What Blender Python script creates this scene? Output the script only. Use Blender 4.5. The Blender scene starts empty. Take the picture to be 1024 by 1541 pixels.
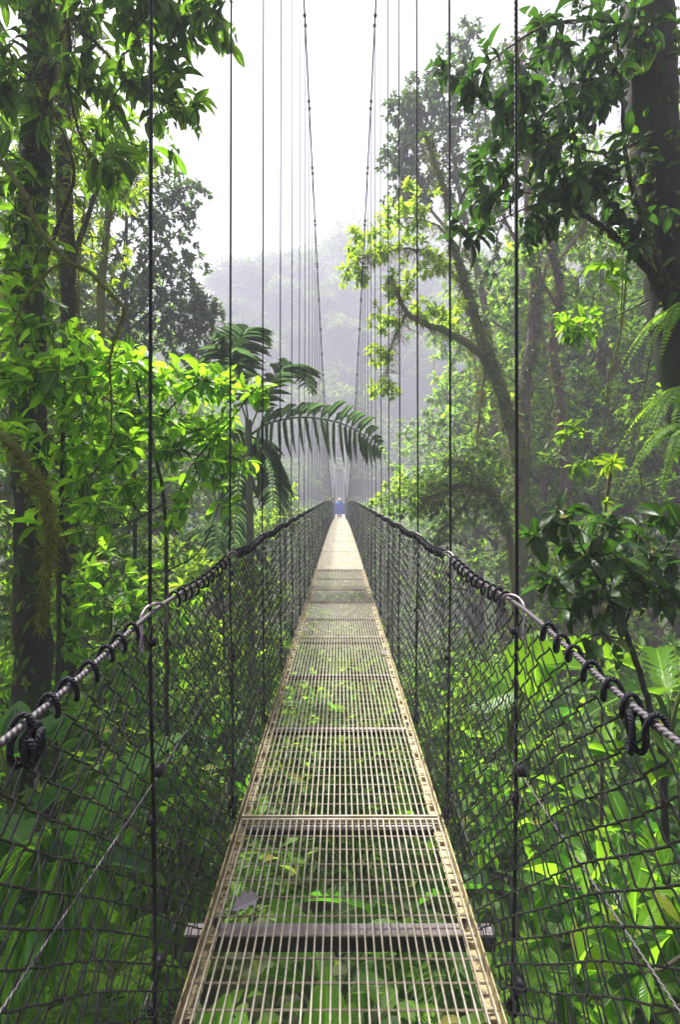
import bpy, math, random
import numpy as np

rng = np.random.default_rng(11)
random.seed(5)
scene = bpy.context.scene
COL = scene.collection
F, CX, HY = 740.0, 512.0, 742.0
UP = np.array([0, 0, 1.0])


def at(px, py, d):
    return np.array([(px - CX) / F * d, d, (HY - py) / F * d])


def nrm(v):
    v = np.asarray(v, float)
    return v / np.maximum(np.linalg.norm(v, axis=-1, keepdims=True), 1e-9)


# ------------------------------------------------------------------ meshes
class MB:
    """collects quads, then links them as one mesh object"""

    def __init__(s):
        s.V, s.Q, s.U, s.M, s.n = [], [], [], [], 0

    def add(s, v, q, uv=None, m=0):
        v = np.asarray(v, float).reshape(-1, 3)
        q = np.asarray(q, int).reshape(-1, 4)
        if uv is None:
            uv = np.zeros((len(v), 2))
        s.V.append(v)
        s.Q.append(q + s.n)
        s.U.append(np.asarray(uv, float).reshape(-1, 2))
        s.M.append(np.full(len(q), m))
        s.n += len(v)

    def tubes(s, P, R, sides=6, ref=(0.31, 0.17, 0.93), m=0, noise=0.0):
        """P (n,k,3) paths, R scalar / (k,) / (n,k)"""
        P = np.asarray(P, float)
        if P.ndim == 2:
            P = P[None]
        n, k, _ = P.shape
        R = np.broadcast_to(np.asarray(R, float), (n, k))
        T = nrm(np.gradient(P, axis=1))
        ref = np.broadcast_to(np.asarray(ref, float), T.shape)
        A = nrm(np.cross(T, ref))
        B = np.cross(T, A)
        th = np.arange(sides) / sides * 2 * np.pi
        r = R[:, :, None] * np.ones(sides)
        if noise:
            r = r * (1 + noise * rng.normal(size=r.shape))
        V = P[:, :, None] + r[..., None] * (np.cos(th)[:, None] * A[:, :, None] + np.sin(th)[:, None] * B[:, :, None])
        L = np.concatenate([np.zeros((n, 1)), np.cumsum(np.linalg.norm(np.diff(P, axis=1), axis=2), 1)], 1)
        uv = np.stack([np.broadcast_to(th / 2 / np.pi, (n, k, sides)), np.broadcast_to(L[:, :, None], (n, k, sides))], -1)
        i = np.arange(n)[:, None, None] * k * sides
        j = np.arange(k - 1)[None, :, None] * sides
        c = np.arange(sides)[None, None]
        c2 = (c + 1) % sides
        q = np.stack([i + j + c, i + j + c2, i + j + sides + c2, i + j + sides + c], -1)
        s.add(V, q, uv, m)

    def tube(s, pts, r, sides=8, m=0, noise=0.0):
        """one path, frames carried along it"""
        P = np.asarray(pts, float)
        k = len(P)
        R = np.broadcast_to(np.asarray(r, float), (k,))
        T = nrm(np.gradient(P, axis=0))
        a = nrm(np.cross(T[0], (0.31, 0.77, 0.2)))
        A = []
        for t in T:
            a = nrm(a - t * a.dot(t))
            A.append(a)
        A = np.array(A)
        B = np.cross(T, A)
        th = np.arange(sides) / sides * 2 * np.pi
        rr = R[:, None] * np.ones(sides)
        if noise:
            rr = rr * (1 + noise * rng.normal(size=rr.shape))
        V = P[:, None] + rr[..., None] * (np.cos(th)[:, None] * A[:, None] + np.sin(th)[:, None] * B[:, None])
        L = np.concatenate([[0], np.cumsum(np.linalg.norm(np.diff(P, axis=0), axis=1))])
        uv = np.stack(np.broadcast_arrays(th / 2 / np.pi, L[:, None]), -1)
        j = np.arange(k - 1)[:, None] * sides
        c = np.arange(sides)[None]
        c2 = (c + 1) % sides
        s.add(V, np.stack([j + c, j + c2, j + sides + c2, j + sides + c], -1), uv, m)

    def boxes(s, C, H, m=0):
        """C (n,3) centres, H (n,3) half sizes"""
        C = np.asarray(C, float).reshape(-1, 3)
        H = np.broadcast_to(np.asarray(H, float), C.shape)
        sg = np.array([[x, y, z] for z in (-1, 1) for x, y in ((-1, -1), (1, -1), (1, 1), (-1, 1))])
        V = C[:, None] + sg * H[:, None]
        q = np.array([[0, 3, 2, 1], [4, 5, 6, 7], [0, 1, 5, 4], [1, 2, 6, 5], [2, 3, 7, 6], [3, 0, 4, 7]])
        s.add(V, q[None] + np.arange(len(C))[:, None, None] * 8, None, m)

    def leaves(s, tm, P, D, N, L, W, m=0):
        """copies of a leaf template: P base, D direction, N up side, L length, W width"""
        if isinstance(tm, list):          # several shapes of the same leaf, dealt out at random
            P, D, N = np.asarray(P), np.asarray(D), np.broadcast_to(np.asarray(N, float), np.asarray(D).shape)
            n = len(P)
            L, W = np.broadcast_to(L, (n,)), np.broadcast_to(W, (n,))
            c = rng.integers(0, len(tm), n)
            for i_, t_ in enumerate(tm):
                if (c == i_).any():
                    s.leaves(t_, P[c == i_], D[c == i_], N[c == i_], L[c == i_], W[c == i_], m)
            return
        tv, tq, tuv = tm
        D = nrm(D)
        N = np.asarray(N, float)
        N = nrm(N - D * (N * D).sum(1, keepdims=True) + 1e-6)
        S = np.cross(D, N)
        n = len(P)
        L = np.broadcast_to(np.asarray(L, float), (n,))[:, None, None]
        W = np.broadcast_to(np.asarray(W, float), (n,))[:, None, None]
        V = P[:, None] + tv[None, :, 0:1] * W * S[:, None] + tv[None, :, 1:2] * L * D[:, None] + tv[None, :, 2:3] * L * N[:, None]
        k = len(tv)
        s.add(V, tq[None] + np.arange(n)[:, None, None] * k, np.broadcast_to(tuv, (n, k, 2)), m)

    def build(s, name, mats, parent=None, origin=(0, 0, 0), smooth=True):
        V = np.concatenate(s.V) - np.asarray(origin, float)
        Q = np.concatenate(s.Q)
        U = np.concatenate(s.U)
        M = np.concatenate(s.M)
        me = bpy.data.meshes.new(name)
        me.vertices.add(len(V))
        me.vertices.foreach_set('co', V.astype(np.float32).ravel())
        me.loops.add(Q.size)
        me.loops.foreach_set('vertex_index', Q.astype(np.int32).ravel())
        me.polygons.add(len(Q))
        me.polygons.foreach_set('loop_start', (np.arange(len(Q)) * 4).astype(np.int32))
        uvl = me.uv_layers.new(name='UVMap')
        uvl.data.foreach_set('uv', U[Q.ravel()].astype(np.float32).ravel())
        me.polygons.foreach_set('material_index', M.astype(np.int32))
        me.polygons.foreach_set('use_smooth', np.full(len(Q), smooth))
        for mt in (mats if isinstance(mats, (list, tuple)) else [mats]):
            me.materials.append(mt)
        me.update(calc_edges=True)
        o = bpy.data.objects.new(name, me)
        COL.objects.link(o)
        if parent is not None:
            o.parent = parent
        else:
            o.location = origin
        return o


def tag(o, label=None, cat=None, group=None, kind=None):
    if label:
        o['label'] = label
    if cat:
        o['category'] = cat
    if group:
        o['group'] = group
    if kind:
        o['kind'] = kind
    return o


def thing(name, loc, label, cat, group=None):
    e = bpy.data.objects.new(name, None)
    e.empty_display_size = 0.2
    COL.objects.link(e)
    e.location = loc
    return tag(e, label, cat, group)


def dup(root, loc, rz=0.0, sc=1.0, label=None, group=None):
    c = root.copy()
    COL.objects.link(c)
    c.location = loc
    c.rotation_euler = (0, 0, rz)
    c.scale = (sc, sc, sc)
    if label:
        c['label'] = label
    if group:
        c['group'] = group
    for ch in root.children:
        k = ch.copy()
        COL.objects.link(k)
        k.parent = c
    return c


# ------------------------------------------------------------------ materials
def mat(name):
    m = bpy.data.materials.new(name)
    m.use_nodes = True
    nt = m.node_tree
    return m, nt, nt.nodes['Principled BSDF'], nt.nodes['Material Output']


def nd(nt, t, **k):
    n = nt.nodes.new(t)
    for a, b in k.items():
        if isinstance(b, (int, float, tuple, str, bool)) and hasattr(n, a):
            setattr(n, a, b)
        else:
            n.inputs[a].default_value = b
    return n


def ramp(nt, fac, stops):
    r = nt.nodes.new('ShaderNodeValToRGB')
    el = r.color_ramp.elements
    while len(el) < len(stops):
        el.new(0.5)
    for e, (p, c) in zip(el, stops):
        e.position = p
        e.color = (*c, 1)
    nt.links.new(fac, r.inputs[0])
    return r.outputs[0]


def math_n(nt, op, a, b=None, c=None):
    n = nt.nodes.new('ShaderNodeMath')
    n.operation = op
    for i, v in enumerate((a, b, c)):
        if v is None:
            continue
        if isinstance(v, (int, float)):
            n.inputs[i].default_value = v
        else:
            nt.links.new(v, n.inputs[i])
    return n.outputs[0]


def leaf_mat(name, dark, mid, light, trans, tf=0.45, rough=0.35, old=None, veins=14):
    m, nt, bs, out = mat(name)
    geo = nt.nodes.new('ShaderNodeNewGeometry')
    stops = [(0.0, dark), (0.45, mid), (0.93, light)]
    if old:
        stops += [(0.975, old)]
    c0 = ramp(nt, geo.outputs['Random Per Island'], stops)
    uv = nt.nodes.new('ShaderNodeTexCoord')
    sp = nt.nodes.new('ShaderNodeSeparateXYZ')
    nt.links.new(uv.outputs['UV'], sp.inputs[0])
    a = math_n(nt, 'ABSOLUTE', math_n(nt, 'SUBTRACT', sp.outputs[0], 0.5))
    rib = math_n(nt, 'LESS_THAN', a, 0.035)
    w = math_n(nt, 'SINE', math_n(nt, 'MULTIPLY', math_n(nt, 'SUBTRACT', sp.outputs[1], math_n(nt, 'MULTIPLY', a, 0.55)), veins * 6.283))
    vein = math_n(nt, 'GREATER_THAN', w, 0.93)
    noi = nd(nt, 'ShaderNodeTexNoise', Scale=9.0, Detail=3.0)
    tcs = nt.nodes.new('ShaderNodeTexCoord')
    nt.links.new(tcs.outputs['Object'], noi.inputs['Vector'])
    v = math_n(nt, 'MULTIPLY_ADD', noi.outputs[0], 0.7, 0.65)
    mx = nd(nt, 'ShaderNodeMixRGB', blend_type='MULTIPLY')
    mx.inputs[0].default_value = 1
    nt.links.new(c0, mx.inputs[1])
    cb = nt.nodes.new('ShaderNodeCombineXYZ')
    for i in range(3):
        nt.links.new(v, cb.inputs[i])
    nt.links.new(cb.outputs[0], mx.inputs[2])
    mr = nd(nt, 'ShaderNodeMixRGB', blend_type='MIX')
    fac = math_n(nt, 'MAXIMUM', math_n(nt, 'MULTIPLY', rib, 0.55), math_n(nt, 'MULTIPLY', vein, 0.2))
    nt.links.new(fac, mr.inputs[0])
    nt.links.new(mx.outputs[0], mr.inputs[1])
    mr.inputs[2].default_value = (light[0] * 1.6 + .03, light[1] * 1.5 + .03, light[2] * 1.8 + .02, 1)
    sp2 = nd(nt, 'ShaderNodeTexNoise', Scale=38.0, Detail=2.0)
    nt.links.new(tcs.outputs['Object'], sp2.inputs['Vector'])
    ms_ = nd(nt, 'ShaderNodeMixRGB', blend_type='MIX')
    nt.links.new(ramp(nt, sp2.outputs[0], [(.66, (0, 0, 0)), (.70, (.8, .8, .8))]), ms_.inputs[0])
    nt.links.new(mr.outputs[0], ms_.inputs[1])
    ms_.inputs[2].default_value = (.09, .065, .02, 1)
    mr = ms_
    nt.links.new(mr.outputs[0], bs.inputs['Base Color'])
    bs.inputs['Roughness'].default_value = rough
    bs.inputs['Specular IOR Level'].default_value = 0.3
    bm = nd(nt, 'ShaderNodeBump', Strength=0.35, Distance=0.004)
    nt.links.new(math_n(nt, 'ADD', w, math_n(nt, 'MULTIPLY', rib, -3.0)), bm.inputs['Height'])
    nt.links.new(bm.outputs[0], bs.inputs['Normal'])
    tr = nt.nodes.new('ShaderNodeBsdfTranslucent')
    mt = nd(nt, 'ShaderNodeMixRGB', blend_type='MULTIPLY')
    mt.inputs[0].default_value = 1
    k = 1 / max(mid[1], .01)
    mt.inputs[2].default_value = (trans[0] * k, trans[1] * k, trans[2] * k, 1)
    bw = nt.nodes.new('ShaderNodeRGBToBW')
    nt.links.new(mr.outputs[0], bw.inputs[0])
    nt.links.new(bw.outputs[0], mt.inputs[1])
    nt.links.new(mt.outputs[0], tr.inputs[0])
    ms = nt.nodes.new('ShaderNodeMixShader')
    ms.inputs[0].default_value = tf
    nt.links.new(bs.outputs[0], ms.inputs[1])
    nt.links.new(tr.outputs[0], ms.inputs[2])
    nt.links.new(ms.outputs[0], out.inputs['Surface'])
    return m


def bark_mat(name, c1, c2, moss=None, mossamt=0.5, scale=6.0, rough=0.85, bump=0.6):
    m, nt, bs, out = mat(name)
    tc = nt.nodes.new('ShaderNodeTexCoord')
    mp = nt.nodes.new('ShaderNodeMapping')
    mp.inputs['Scale'].default_value = (1, 1, 0.25)
    nt.links.new(tc.outputs['Object'], mp.inputs[0])
    n1 = nd(nt, 'ShaderNodeTexNoise', Scale=scale * 3, Detail=6.0, Roughness=0.65)
    nt.links.new(mp.outputs[0], n1.inputs['Vector'])
    n2 = nd(nt, 'ShaderNodeTexNoise', Scale=scale * .35, Detail=5.0, Roughness=0.6)
    nt.links.new(tc.outputs['Object'], n2.inputs['Vector'])
    col = ramp(nt, n1.outputs[0], [(0.3, c1), (0.7, c2)])
    if moss:
        mx = nt.nodes.new('ShaderNodeMixRGB')
        f = ramp(nt, n2.outputs[0], [(mossamt - .08, (1, 1, 1)), (mossamt + .08, (0, 0, 0))])
        nt.links.new(f, mx.inputs[0])
        nt.links.new(col, mx.inputs[1])
        mx.inputs[2].default_value = (*moss, 1)
        col = mx.outputs[0]
    nt.links.new(col, bs.inputs['Base Color'])
    bs.inputs['Roughness'].default_value = rough
    bs.inputs['Specular IOR Level'].default_value = 0.3
    bm = nd(nt, 'ShaderNodeBump', Strength=bump, Distance=0.03)
    nt.links.new(n1.outputs[0], bm.inputs['Height'])
    nt.links.new(bm.outputs[0], bs.inputs['Normal'])
    return m


def metal_mat(name, c1, c2, metallic=0.6, rough=0.45, scale=30.0, lo=0.4, hi=0.65, c3=None):
    m, nt, bs, out = mat(name)
    tc = nt.nodes.new('ShaderNodeTexCoord')
    n1 = nd(nt, 'ShaderNodeTexNoise', Scale=scale, Detail=6.0, Roughness=0.7)
    nt.links.new(tc.outputs['Object'], n1.inputs['Vector'])
    st = [(lo, c1), (hi, c2)]
    if c3:
        st.append((min(hi + .08, 1), c3))
    col = ramp(nt, n1.outputs[0], st)
    nt.links.new(col, bs.inputs['Base Color'])
    bs.inputs['Metallic'].default_value = metallic
    rr = math_n(nt, 'MULTIPLY_ADD', n1.outputs[0], 0.4, rough - .2)
    nt.links.new(rr, bs.inputs['Roughness'])
    bm = nd(nt, 'ShaderNodeBump', Strength=0.25, Distance=0.002)
    nt.links.new(n1.outputs[0], bm.inputs['Height'])
    nt.links.new(bm.outputs[0], bs.inputs['Normal'])
    return m


def strand_mat(name, base, hi, freq, metallic=0.0, rough=0.5, lay=3.0, strength=0.8):
    """twisted strands: stripes running round the tube (UV v is in metres)"""
    m, nt, bs, out = mat(name)
    tc = nt.nodes.new('ShaderNodeTexCoord')
    sp = nt.nodes.new('ShaderNodeSeparateXYZ')
    nt.links.new(tc.outputs['UV'], sp.inputs[0])
    ph = math_n(nt, 'ADD', math_n(nt, 'MULTIPLY', sp.outputs[1], freq), math_n(nt, 'MULTIPLY', sp.outputs[0], lay))
    w = math_n(nt, 'SINE', math_n(nt, 'MULTIPLY', ph, 6.28318))
    w01 = math_n(nt, 'MULTIPLY_ADD', w, 0.5, 0.5)
    col = ramp(nt, w01, [(0.1, base), (0.8, hi)])
    nt.links.new(col, bs.inputs['Base Color'])
    bs.inputs['Metallic'].default_value = metallic
    bs.inputs['Roughness'].default_value = rough
    bs.inputs['Specular IOR Level'].default_value = .3
    bm = nd(nt, 'ShaderNodeBump', Strength=strength, Distance=0.003)
    nt.links.new(w01, bm.inputs['Height'])
    nt.links.new(bm.outputs[0], bs.inputs['Normal'])
    return m


M = {}
M['leaf_dark'] = leaf_mat('leaf_dark', (.007, .022, .006), (.014, .042, .008), (.03, .08, .010), (.08, .22, .015), .24, .34, (.14, .12, .02))
M['leaf_over'] = leaf_mat('leaf_over', (.008, .026, .004), (.022, .062, .006), (.06, .13, .008), (.18, .38, .015), .36, .4, (.2, .16, .02))
M['leaf_bright'] = leaf_mat('leaf_bright', (.012, .045, .005), (.045, .13, .008), (.14, .27, .012), (.30, .62, .02), .5, .36, (.28, .22, .03))
M['leaf_lime'] = leaf_mat('leaf_lime', (.07, .15, .006), (.13, .25, .008), (.2, .32, .014), (.50, .75, .02), .55, .5)
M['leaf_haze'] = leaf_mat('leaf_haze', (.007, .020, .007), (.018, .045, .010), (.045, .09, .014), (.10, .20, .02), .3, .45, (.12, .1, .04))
M['leaf_mid'] = leaf_mat('leaf_mid', (.012, .036, .004), (.034, .088, .006), (.09, .18, .010), (.24, .46, .015), .42, .45, (.2, .16, .03))
M['leaf_palm'] = leaf_mat('leaf_palm', (.035, .07, .035), (.06, .11, .045), (.10, .17, .06), (.16, .30, .09), .4, .42)
M['leaf_fern'] = leaf_mat('leaf_fern', (.05, .13, .006), (.09, .21, .008), (.14, .29, .012), (.36, .66, .02), .5, .5)
M['leaf_broad'] = leaf_mat('leaf_broad', (.010, .040, .005), (.026, .09, .007), (.06, .165, .010), (.16, .52, .02), .46, .34, veins=30)
M['leaf_soft'] = leaf_mat('leaf_soft', (.02, .055, .014), (.05, .12, .02), (.12, .22, .03), (.24, .44, .05), .42, .45, (.2, .16, .05))
M['hill_light'] = leaf_mat('hill_light', (.05, .09, .02), (.09, .15, .03), (.15, .22, .04), (.26, .38, .06), .35, .7)
M['leaf_dry'] = leaf_mat('leaf_dry', (.18, .155, .16), (.26, .23, .24), (.34, .3, .3), (.1, .08, .06), .2, .8, veins=9)
M['moss'] = leaf_mat('moss', (.04, .05, .008), (.085, .095, .012), (.15, .145, .02), (.2, .22, .03), .35, .9)
M['hill_leaf'] = leaf_mat('hill_leaf', (.012, .03, .010), (.026, .055, .014), (.055, .10, .02), (.12, .20, .03), .35, .7)
M['bark_dark'] = bark_mat('bark_dark', (.005, .004, .004), (.034, .026, .024), (.022, .034, .008), .48)
M['bark_brown'] = bark_mat('bark_brown', (.035, .022, .018), (.11, .07, .055), (.06, .075, .02), .46)
M['bark_lichen'] = bark_mat('bark_lichen', (.06, .035, .035), (.2, .13, .13), (.07, .09, .03), .42)
M['bark_moss'] = bark_mat('bark_moss', (.03, .025, .012), (.08, .075, .025), (.09, .11, .02), .56)
M['palm_bark'] = bark_mat('palm_bark', (.07, .085, .06), (.13, .15, .1), (.05, .04, .03), .40)
M['twig'] = bark_mat('twig', (.02, .018, .012), (.06, .05, .03), None)
M['twig_green'] = bark_mat('twig_green', (.04, .07, .015), (.08, .12, .03), None)
M['wire'] = metal_mat('wire', (.004, .004, .005), (.012, .010, .012), .1, .5, 60.0)
M['hanger'] = strand_mat('hanger', (.006, .006, .008), (.011, .010, .014), 55, .2, .55, 2.0, .4)
M['steel_rope'] = strand_mat('steel_rope', (.035, .03, .035), (.12, .105, .12), 75, .3, .6, 2.0, .6)
M['rope'] = strand_mat('rope', (.003, .003, .006), (.009, .008, .018), 170, 0, .8, 3.0, .6)
M['rod'] = metal_mat('rod', (.16, .13, .08), (.34, .29, .2), .15, .6, 20.0)
M['grating'] = metal_mat('grating', (.33, .285, .215), (.50, .45, .365), .15, .5, 18.0, c3=(.28, .2, .1))


def grime(m, amount_col, scale, lo, hi, col2=None):
    nt = m.node_tree
    bs = nt.nodes['Principled BSDF']
    src = bs.inputs['Base Color'].links[0].from_socket
    tc = nt.nodes.new('ShaderNodeTexCoord')
    n1 = nd(nt, 'ShaderNodeTexNoise', Scale=scale, Detail=7.0, Roughness=.75)
    nt.links.new(tc.outputs['Object'], n1.inputs['Vector'])
    f = ramp(nt, n1.outputs[0], [(lo, (0, 0, 0)), (hi, (1, 1, 1))])
    mx = nt.nodes.new('ShaderNodeMixRGB')
    nt.links.new(f, mx.inputs[0])
    nt.links.new(src, mx.inputs[1])
    mx.inputs[2].default_value = (*amount_col, 1)
    nt.links.new(mx.outputs[0], bs.inputs['Base Color'])


grime(M['grating'], (.26, .25, .10), 3.5, .50, .66)
grime(M['grating'], (.20, .12, .06), 11.0, .62, .70)
M['angle'] = metal_mat('angle', (.10, .07, .045), (.50, .41, .21), .15, .6, 26.0, .42, .52)
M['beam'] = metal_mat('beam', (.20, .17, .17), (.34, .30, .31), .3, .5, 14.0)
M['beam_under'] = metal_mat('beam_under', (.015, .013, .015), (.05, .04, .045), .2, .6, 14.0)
M['hook'] = metal_mat('hook', (.14, .10, .12), (.32, .26, .30), .7, .35, 50.0)
M['coat'] = metal_mat('coat', (.04, .10, .62), (.05, .14, .75), 0, .45, 5.0)
M['skin'] = metal_mat('skin', (.45, .28, .2), (.5, .32, .24), 0, .6, 5.0)
M['cloth_pale'] = metal_mat('cloth_pale', (.7, .55, .6), (.78, .62, .66), 0, .7, 5.0)
M['trousers'] = metal_mat('trousers', (.03, .035, .06), (.05, .05, .08), 0, .8, 5.0)
M['tower'] = metal_mat('tower', (.42, .42, .42), (.6, .6, .6), .2, .6, 3.0)


# ------------------------------------------------------------------ leaf templates
def blade(n, prof, fold=0.18, curl=0.15, wave=0.0, bend=0.0, tw=0.0):
    v, uv, q = [], [], []
    for j in range(n + 1):
        t = j / n
        w = max(prof(t), 0.012) * 0.5
        z = -curl * t * t
        wz = wave * math.sin(t * 17)
        b_ = bend * t * t
        v += [(-w + b_, t, z + fold * w + wz + tw * t * w), (b_, t, z), (w + b_, t, z + fold * w - wz - tw * t * w)]
        uv += [(0, t), (.5, t), (1, t)]
    for j in range(n):
        a = j * 3
        q += [(a, a + 1, a + 4, a + 3), (a + 1, a + 2, a + 5, a + 4)]
    return np.array(v, float), np.array(q), np.array(uv, float)


def ell(t):
    return max(0.0, math.sin(math.pi * min(t, 1) ** 0.95)) ** 0.8 if t > .06 else 0.06


def obo(t):
    return math.sin(math.pi * min(1, t ** 1.45)) ** 0.75 if t > .08 else 0.07


def heart(t):
    return (math.sin(math.pi * t ** 0.55)) ** 0.7 if 0 < t < 1 else 0.1


def strap(t):
    return min(1, 6 * t + .25) * min(1, (1 - t) * 2.6) ** .8


T_ELL = blade(6, ell, .25, .22)
T_OBO = blade(6, obo, .2, .12)
T_HEART = blade(8, heart, .12, .18, .01)
T_STRAP = blade(10, strap, .3, .55, .006)
T_PALM = blade(6, strap, .35, .16, .004)
T_SLIM = blade(4, ell, .3, .35)
_v = np.array([(0, 0, 0), (.5, .45, .06), (0, 1, -.12), (-.5, .45, .06)], float)
T_LO = (_v, np.array([[0, 1, 2, 3]]), np.array([(.5, 0), (1, .45), (.5, 1), (0, .45)], float))
T_MED = blade(3, ell, .2, .2)


T_ELL = [T_ELL, blade(6, ell, .5, .4, 0, .12, .3), blade(6, lambda t: ell(t) * .75, .15, -.05, .01, -.1, -.4), blade(6, lambda t: ell(t) * (1 - .35 * (.4 < t < .6)), .3, .5, 0, .05, .5)]
T_OBO = [T_OBO, blade(6, obo, .45, .3, 0, .1, .4), blade(6, lambda t: obo(t) * .8, .1, -.08, .01, -.1, -.3), blade(6, ell, .3, .25, 0, .06, .2)]

_e = blade(12, ell, .35, .3, .004, .05, .2)
T_ELL.append((_e[0], np.delete(_e[1], [9, 14, 15], 0), _e[2]))        # eaten by insects
_e = blade(12, obo, .3, .2, .004, -.05, .2)
T_OBO.append((_e[0], np.delete(_e[1], [8, 17], 0), _e[2]))


def torn(t):
    return strap(t) * (1 - .55 * (math.sin(t * 61) > .86) - .3 * (math.sin(t * 37 + 2) > .93))


T_TORN = [blade(30, torn, .3, .5, .008), blade(30, strap, .2, .7, .012, .1), blade(30, lambda t: torn(t) * .9, .4, .35, .01, -.1, .3)]


def perp(D):
    r = rng.normal(size=D.shape)
    return nrm(r - D * (r * D).sum(-1, keepdims=True))


def rosettes(mb, tm, P, D, k, L, W, spread=1.1, droop=0.15, back=0.12, m=0, lv=.3, jit=.5):
    """k leaves around every twig end"""
    n = len(P)
    if n == 0:
        return
    D = nrm(D + 1e-6)
    a = np.cross(D, UP) + rng.normal(size=D.shape) * .05
    a = nrm(a)
    b = np.cross(D, a)
    for i in range(k):
        ph = (i * 2.39996 + rng.normal(size=n) * .35 + np.arange(n))[:, None]
        sp = (spread * (0.45 + .7 * rng.random(n)))[:, None]
        d = D * np.cos(sp) + (a * np.cos(ph) + b * np.sin(ph)) * np.sin(sp)
        d = nrm(d - UP * droop * (0.5 + rng.random(n))[:, None])
        p = P - D * (rng.random(n) * back)[:, None] * (i / k)
        N = UP + rng.normal(size=D.shape) * jit * .5 + D * .2
        s = 1 + rng.normal(size=n) * lv * .8
        s = np.clip(s, .45, 1.5)
        mb.leaves(tm, p, d, N, L * s, W * s, m)


def smooth_path(pts, n=6):
    P = np.asarray(pts, float)
    P = np.vstack([2 * P[0] - P[1], P, 2 * P[-1] - P[-2]])
    out = []
    for i in range(1, len(P) - 2):
        for t in np.arange(n) / n:
            a, b, c, d = P[i - 1:i + 3]
            out.append(.5 * ((2 * b) + (c - a) * t + (2 * a - 5 * b + 4 * c - d) * t * t + (3 * b - 3 * c + d - a) * t ** 3))
    out.append(P[-2])
    return np.array(out)


def grow(nodes0, att, step, wig=.12, lift=.15):
    """joins every attractor to the nearest branch; gives edges and tips"""
    N = [np.asarray(p, float) for p in nodes0]
    par = [-1] * len(N)
    A = np.array(att)
    d0 = np.min(np.linalg.norm(A[:, None] - np.array(N)[None], axis=2), axis=1)
    order = np.argsort(d0)
    buf = np.empty((len(N) + len(A) * 40, 3))
    buf[:len(N)] = N
    cnt = len(N)
    tips, tdir = [], []
    for ai in order:
        a = A[ai]
        dist = np.linalg.norm(buf[:cnt] - a, axis=1)
        i = int(np.argmin(dist))
        p0 = buf[i].copy()
        dd = dist[i]
        m = max(1, min(30, int(math.ceil(dd / step))))
        off = rng.normal(size=3) * dd * wig + UP * dd * lift * rng.random()
        last = i
        prev = p0
        for j in range(1, m + 1):
            t = j / m
            q = p0 + (a - p0) * t + off * math.sin(math.pi * t) * .6 + (rng.normal(size=3) * step * .08 if j < m else 0)
            buf[cnt] = q
            par.append(last)
            last = cnt
            cnt += 1
            dvec = q - prev
            prev = q
        tips.append(a)
        tdir.append(dvec if np.linalg.norm(dvec) > 1e-6 else UP)
    return buf[:cnt], np.array(par), np.array(tips), nrm(np.array(tdir))


def draw_twigs(mb, nodes, par, n0, rtip, rmax, sides=4):
    cnt = np.zeros(len(nodes))
    for i in range(len(nodes) - 1, n0 - 1, -1):
        cnt[i] += 1
        if par[i] >= n0:
            cnt[par[i]] += cnt[i]
    idx = np.arange(n0, len(nodes))
    r = np.clip(rtip * cnt ** .42, rtip, rmax)
    p = par[idx]
    r0 = np.where(p >= n0, r[np.maximum(p, 0)], np.minimum(r[idx] * 1.15, rmax))
    r0 = np.minimum(r0, r[idx] * 1.5)
    P = np.stack([nodes[p], nodes[idx]], 1)
    mb.tubes(P, np.stack([r0, r[idx]], 1), sides)


def ellp(c, r, n):
    """random points in an ellipsoid, thicker near its shell"""
    u = nrm(rng.normal(size=(n, 3)))
    return np.asarray(c) + u * (rng.random(n) ** .45)[:, None] * np.asarray(r)


def px_ell(px, py, d, rx, ry, rd, n):
    return ellp(at(px, py, d), (rx / F * d, rd, ry / F * d), n)


def strands(mb, path, rad, n, l0, l1, w=.006, down=.8):
    """moss tufts: thin blades standing off and hanging from a branch"""
    P = np.asarray(path)
    wgt = .3 + rng.random(len(P) - 1) ** 3
    i = rng.choice(len(P) - 1, n, p=wgt / wgt.sum())
    t = rng.random(n)[:, None]
    p = P[i] * (1 - t) + P[i + 1] * t
    R = np.broadcast_to(np.asarray(rad, float), (len(P),))
    r = R[i][:, None]
    u = nrm(rng.normal(size=(n, 3)))
    d = nrm(u - UP * down * rng.random(n)[:, None] * 2)
    mb.leaves(T_LO, p + u * r * .8, d, rng.normal(size=(n, 3)), l0 + (l1 - l0) * rng.random(n) ** 2.5, w * (0.6 + rng.random(n)))


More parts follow.
